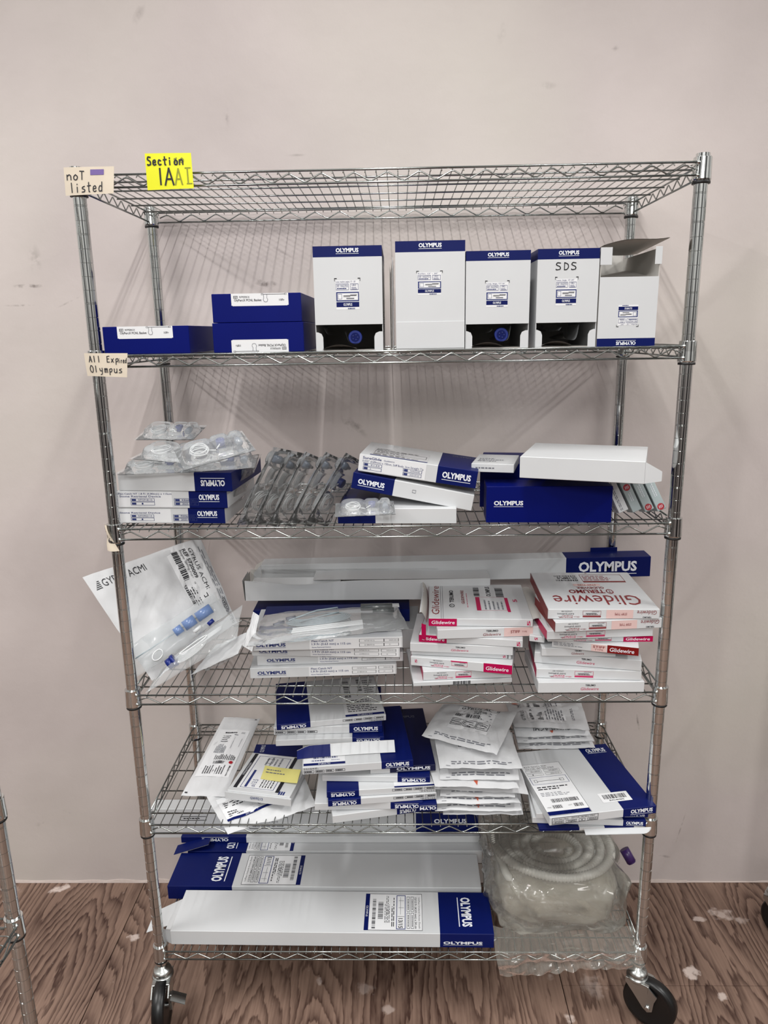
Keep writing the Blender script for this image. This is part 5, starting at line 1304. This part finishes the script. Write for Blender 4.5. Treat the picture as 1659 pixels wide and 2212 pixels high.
def prN(b, F, w, d, h):
    P = F['F']; b.logo(P, .755, .20, .965, .82); b.pframe(P, .02, .10, .45, .92, INK, .004, .05); b.ptext(P, '8.0 Fr (2mm x 30cm)', .04, .60, .17, .80, INK); b.ptext(P, 'SOF-CURL URETERAL STENT', .20, .62, .42, .82, INK)
    for (p, q, t_) in ((.03, .13, '85CAN30'), (.15, .25, 'WNJJ8302'), (.27, .33, '1'), (.35, .44, '2024-03-27')): b.pframe(P, p, .18, q, .5, INK, .003, .04); b.ptext(P, t_, p + .015 if len(t_) > 2 else p + .025, .26, q - .01 if len(t_) > 2 else q - .028, .42, INK, bold=.02)
    T = F['T']; b.prects(T, .0, .02, .40, .78, LABEL, .0003); b.pframe(T, .0, .02, .40, .78, INK, .003, .003); b.prects(T, .005, .025, .395, .075, NAVY, .0005); b.ptext(T, 'OLYMPUS', .16, .036, .28, .062, WINK)
    b.ptext(T, '8.0 Fr (2mm) x 30cm', .03, .725, .25, .75, INK); b.ptext(T, 'SOF-CURL URETERAL STENT', .03, .69, .32, .715, INK)
    for (a, c, t_) in ((.02, .65, '85C08030'), (.20, .65, 'WNJJ8302'), (.02, .60, '1'), (.20, .60, '2024-03-27')): b.pframe(T, a, c - .005, a + .16, c + .03, INK, .002, .003); b.ptext(T, t_, a + .05, c + .003, a + (.06 if len(t_) < 3 else .14), c + .020, INK)
    b.pframe(T, .02, .46, .38, .57, BINK, .005, .004); b.prects(T, .08, .505, .32, .51, INK, .0005); b.pframe(T, .05, .49, .08, .53, INK, .004, .004); b.pframe(T, .30, .49, .34, .53, INK, .004, .004)
    b.plines(T, .04, .37, .36, .43, 2, INK, fill=.5); b.plines(T, .04, .28, .36, .34, 3, GINK); b.pbars(T, .10, .19, .36, .24, INK, 34); b.pbars(T, .08, .11, .17, .155, INK, 14); b.pbars(T, .28, .11, .37, .155, INK, 14); b.ptext(T, 'ITEM', .03, .12, .065, .135, INK); b.ptext(T, 'LOT', .23, .13, .265, .145, INK)
    b.prects(T, .55, .11, .83, .24, LABEL, .0006); b.pbars(T, .58, .155, .80, .215, INK, 30, .0008); b.ptext(T, 'BV01467895', .62, .125, .76, .143, INK, bold=.02, off=.0008)
    b.ptext(T, 'OLYMPUS', .74, .875, .94, .93, WINK, bold=.03); b.prects(T, .74, .855, .94, .86, WINK, .0005)
_, zN, iN = pc('wide white stent carton with navy right side and barcode sticker', z + .0006, (1187, 1784), (1417, 1757), h=.0200, back=(1132, 1624), bandx=[(.685, 1, NAVY)], prints=prN, group=NG)
# --- pouches lying on the back of the right cartons
PG = 'white pouches lying on the back of the right cartons'
Ps = [((1121, 1619), (1286, 1616), 'p', 'lowest pouch of the small pile behind the stent carton'), ((1118, 1605), (1284, 1602), 'p', 'second pouch from the bottom behind the stent carton'),
      ((1115, 1592), (1277, 1588), 'I', 'second pouch from the top behind the stent carton, upside-down lettering')]
for k, (l, r, kd, lb) in enumerate(Ps):
    zz_ = zN + .004 + .016 * k; Y_ = .5 * (atz(l[0], l[1], zz_).y + atz(r[0], r[1], zz_).y)
    Y_ = min(Y_, .27)
    pf(lb, l, r, Y_, .15, t=.009, wav=.004, draw=dM(kd), group=PG, seed=40 + k)
zz_ = zN + .054
pouch('top pouch of the small pile behind the stent carton, lettering sideways', [atz(1112, 1572, zz_), atz(1274, 1577, zz_), aty(1254, 1513, .42), aty(1092, 1519, .42)], t=.008, wav=.005, draw=dM('R'), group=PG, seed=44)

# ================================================================ bottom shelf
S6 = SURF[5] + .0005
def lab6(b, T, u0, u1, v0, v1, rot, flip=False):
    Q = (lambda u, v, o=0: T(u1 - (u1 - u0) * u, v1 - (v1 - v0) * v, o)) if flip else (lambda u, v, o=0: T(u0 + (u1 - u0) * u, v0 + (v1 - v0) * v, o))
    b.prects(Q, 0, 0, 1, 1, LABEL, .0003); b.pframe(Q, 0, 0, 1, 1, INK, .006, .012); b.prects(Q, .0, .0, .075, 1, NAVY, .0005); b.ptext(Q, 'OLYMPUS', .02, .36, .055, .66, WINK, rot=270, off=.0007)
    b.pbars(Q, .13, .05, .19, .85, INK, 30, vert=True); b.pbars(Q, .23, .3, .32, .78, INK, 26, vert=True); b.plines(Q, .34, .2, .44, .95, 4, INK, vert=True)
    b.ptext(Q, 'CE', .38, .42, .42, .56, INK, rot=270); b.plines(Q, .46, .1, .52, .95, 2, INK, vert=True, fill=.5)
    b.pframe(Q, .55, .03, .71, .96, BINK, .012, .02); b.prects(Q, .57, .36, .69, .37, INK, .0006); b.prects(Q, .62, .42, .625, .9, GINK, .0006); b.prects(Q, .59, .6, .68, .61, GINK, .0006); b.prects(Q, .59, .8, .68, .81, GINK, .0006); b.ptext(Q, '13/15' if not flip else '11/13', .59, .06, .66, .32, INK, rot=270, bold=.02)
    for (a, c) in ((.73, .05), (.73, .5), (.80, .05), (.80, .5)): b.pframe(Q, a, c, a + .055, c + .42, INK, .006, .012); b.plines(Q, a + .02, c + .05, a + .035, c + .38, 1, INK, vert=True, fill=.9)
    b.ptext(Q, '13/15 Fr (4.5/5 mm) x 54 cm' if not flip else '11/13 Fr (4/4.5 mm) x 54 cm', .87, .05, .905, .9, INK, rot=270, bold=.02); b.ptext(Q, 'UniPass Ureteral Access Sheath', .935, .05, .965, .9, INK, rot=270)
def pP1(b, F, w, d, h):
    b.logo(F['F'], .845, .18, .965, .44, m=WINK); T = F['T']; b.logo(T, .895, .16, .935, .86, rot=270); lab6(b, T, .60, .782, .06, .94, 270)
LG6 = 'long white and navy sheath cartons on the bottom shelf'
_, z61, i61 = pc('frontmost long white carton on the bottom shelf, navy right end, left flap open', S6, (370, 2040), (1067, 2048), h=.0400, back=(388, 1922), bandx=[(.835, 1, NAVY)], prints=pP1, group=LG6)
o61 = [o for o in bpy.data.objects if o.get('label', '').startswith('frontmost long white')][0]
w61, d61, h61 = i61[2:]
f = B(); f.grid(lambda u, v: (-.072 * u - .0005, d61 * (.30 + .62 * v * (1 - .25 * u)) - .01 * u, h61 * (.62 - .50 * u * (1 - .2 * v))), 6, 6, WHITE); f.grid(lambda u, v: (-.072 * u - .0005, d61 * (.30 + .62 * v * (1 - .25 * u)) - .01 * u, h61 * (.62 - .50 * u * (1 - .2 * v)) - .001), 6, 6, CARDIN, True); f.build('end_flap', o61)
f = B(); f.grid(lambda u, v: (-.0006 - .020 * u, d61 * (.02 + .45 * v) + .01 * u, h61 * (.02 + .9 * (1 - .35 * u) * .8)), 4, 4, WHITE); f.grid(lambda u, v: (-.022 * u, .002 + .010 * u, h61 * v * (1 - .15 * u)), 4, 4, WHITE); f.grid(lambda u, v: (-.022 * u, .003 + .010 * u, h61 * v * (1 - .15 * u)), 4, 4, CARDIN, True); f.build('side_flap', o61)
def pP2(b, F, w, d, h):
    T = F['T']; b.logo(T, .135, .14, .18, .88, rot=90); lab6(b, T, .235, .425, .05, .93, 90, flip=True)
P2a = atz(361, 1914, S6 + .0405); P2b = atz(1040, 1918, S6 + .0405)
yaw2 = math.atan2(P2b.y - P2a.y, P2b.x - P2a.x)
oP2 = carton('second long carton on the bottom shelf, navy left end, label near it', (P2a.x, P2a.y, S6), (0, 0, yaw2), (P2b - P2a).length, .128, .0405, bandx=[(0, .208, NAVY)], prints=pP2, group=LG6)
y3 = P2a.y + .134
def pP3(b, F, w, d, h): T = F['T']; b.logo(T, .13, .1, .165, .7, rot=90); lab6(b, T, .20, .36, -.0, .9, 90, flip=True)
x3 = aty(404, 1826, y3).x; x3b = aty(1042, 1826, y3).x
oP3 = carton('third long carton on the bottom shelf, only a strip of its top in view', (x3, y3, S6), (0, 0, 0), x3b - x3, .105, .0405, bandx=[(0, .20, NAVY)], prints=pP3, group=LG6)
f = B()
for e, fl in ((0, False), (.001, True)): f.grid(lambda u, v: (.06 - .095 * u, .004 + .04 * v - .02 * u, .0415 + .018 * (1 - u) - e), 5, 4, NAVY if not fl else CARDIN, fl)
f.build('end_flap', oP3)
z6b = S6 + .0412
x5 = aty(392, 1822, y3 + .034).x; x5b = aty(1036, 1822, y3 + .034).x
oP5 = carton('narrow long carton lying on the third one, navy left end upside down', (x5, y3 + .034, z6b), (0, 0, 0), x5b - x5, .020, .020, bandx=[(0, .22, NAVY)], prints=lambda b, F, w, d, h: b.logo(F['F'], .07, .3, .16, .95, rot=180), group=LG6)
x4 = aty(330, 1800, y3 + .056).x; x4b = aty(1033, 1826, y3 + .056).x
oP4 = carton('tallest long carton at the back of the bottom shelf, navy right end upright', (x4, y3 + .056, z6b), (0, -.004, 0), x4b - x4, .045, .095, bandx=[(.81, 1, NAVY)],
    prints=lambda b, F, w, d, h: (b.logo(F['F'], .865, .40, .965, .60), b.pframe(F['F'], .09, .6, .17, .75, INK, .001, .02), b.plines(F['F'], .1, .63, .16, .72, 1, INK), b.pframe(F['F'], .30, .3, .42, .7, INK, .001, .02), b.plines(F['F'], .31, .35, .41, .65, 4, GINK)), group=LG6)

# --- bag with corrugated hose at the right
bc = Vector((.985, .205, S6))
# hose
oh = empty('corrugated_hose', (1.003, .215, S6 + .100), 'coiled translucent corrugated hose seen through the clear bag', 'hose')
b = B(); pts = []; turns = 4.6; n_ = 0
L_ = 0; a = 0; step = .0020
while a < turns * 2 * PI:
    k = a / (2 * PI); r = .150 - .0255 * k
    zz_ = .028 - .004 * k + .006 * math.sin(a * 1.3) + (.0)
    pts.append((r * 1.08 * math.cos(a + 2.6), r * .86 * math.sin(a + 2.6), zz_ + .010 * math.sin(a + 2.6)))
    a += step / max(.03, r)
b.tube(pts, .0105, HOSE, 10, rf=lambda i: (.0096, .0112, .0125, .0112)[i % 4])
b.build('ribbed_tube', oh)
b = B(); c = Vector((-.158, -.02, .02)); b.tube([c + Vector((0, .09, .01)), c + Vector((-.004, .05, 0)), c + Vector((.006, 0, -.01)), c + Vector((.02, -.05, -.03)), c + Vector((.05, -.10, -.05))], .0105, HOSE, 12); b.build('hose_end', oh)
pA, pB = aty(1348, 1834, .20), aty(1364, 1862, .185)
b = B(); b.tube([pA - pA, (pB - pA) * .5, pB - pA], .0125, DPURP, 18); b.tube([(pB - pA) * .98, (pB - pA) * 1.08], .0105, DPURP, 18)
b.build('purple_cap', None, 'dark purple plastic cap at the upper right inside the clear bag', 'cap', loc=pA)
# folded translucent liner filling the bag
LINER = clear('milky_liner', (206, 198, 180), .36, .2, .5, 25, refl=.3)
b = B()
def sup(u, v, sx_, sy_, sz, amp, fr, sd, e=.55):
    th = (v - .5) * PI; ph = u * 2 * PI
    c, s_ = math.cos(th), math.sin(th); cp, sp_ = math.cos(ph), math.sin(ph)
    g = lambda q, p: math.copysign(abs(q) ** p, q)
    p = Vector((sx_ * g(c, e) * g(cp, e), sy_ * g(c, e) * g(sp_, e), sz * g(s_, e)))
    q = p * fr + Vector((sd, 0, 0)); rd = 1 - abs(noise.noise(q)) * 3.2; rd2 = 1 - abs(noise.noise(q * 2.1)) * 3.2; rd3 = 1 - abs(noise.noise(q * 4.6)) * 3
    return p + p.normalized() * amp * (rd * .8 + rd2 * .5 + rd3 * .25)
b.grid(lambda u, v: sup(u, v, .150, .150, .050, .012, 11, 3), 60, 30, LINER)
b.build('plastic_liner', None, 'milky crumpled liner under the coiled hose in the clear bag', 'liner', loc=(.995, .20, S6 + .053))
# bag
obg = empty('plastic_bag', (.985, .20, S6), 'crumpled clear plastic bag at the right of the bottom shelf, hanging over the rail', 'bag')
b = B()
def bg_(u, v):
    p = sup(u, v, .172, .182, .078, .012, 8, 8, .48); p.z = max(-.0755, p.z); p.x += .0; return (p.x + .004, p.y, p.z + .0775)
b.grid(bg_, 190, 90, BAGFILM); b.build('bag_body', obg)
b = B()
def skirt(u, v):
    x = -.168 + .345 * u; drop = .060 - .030 * u + .004 * math.sin(9 * u)
    fz = .012 * noise.noise(Vector((u * 5, v * 2, 1))) + .010 * (.5 - abs(noise.noise(Vector((u * 9 + v * 3, v * 5, 4)))) * 2)
    if v < .5: k = v * 2; return (x, -.168 - .062 * k + .3 * fz, .030 - .020 * k + fz * .5)
    k = (v - .5) * 2; return (x + .012 * k, -.230 - .006 * k + fz, .010 - drop * k)
b.grid(skirt, 60, 26, BAGFILM); b.build('bag_skirt', obg)
b = B()
tp = lambda u, v: (-.17 + .10 * u - .03 * v, .02 + .15 * v, .135 + .05 * v + .012 * noise.noise(Vector((u * 7, v * 7, 3))))
b.grid(tp, 20, 16, BAGFILM); b.build('bag_neck', obg); b = B()
tp2 = lambda u, v: (.07 + .10 * u, .0 + .17 * v, .14 + .03 * v * (1 - u) + .014 * noise.noise(Vector((u * 7, v * 7, 6))))
b.grid(tp2, 20, 16, BAGFILM); b.build('bag_neck', obg)
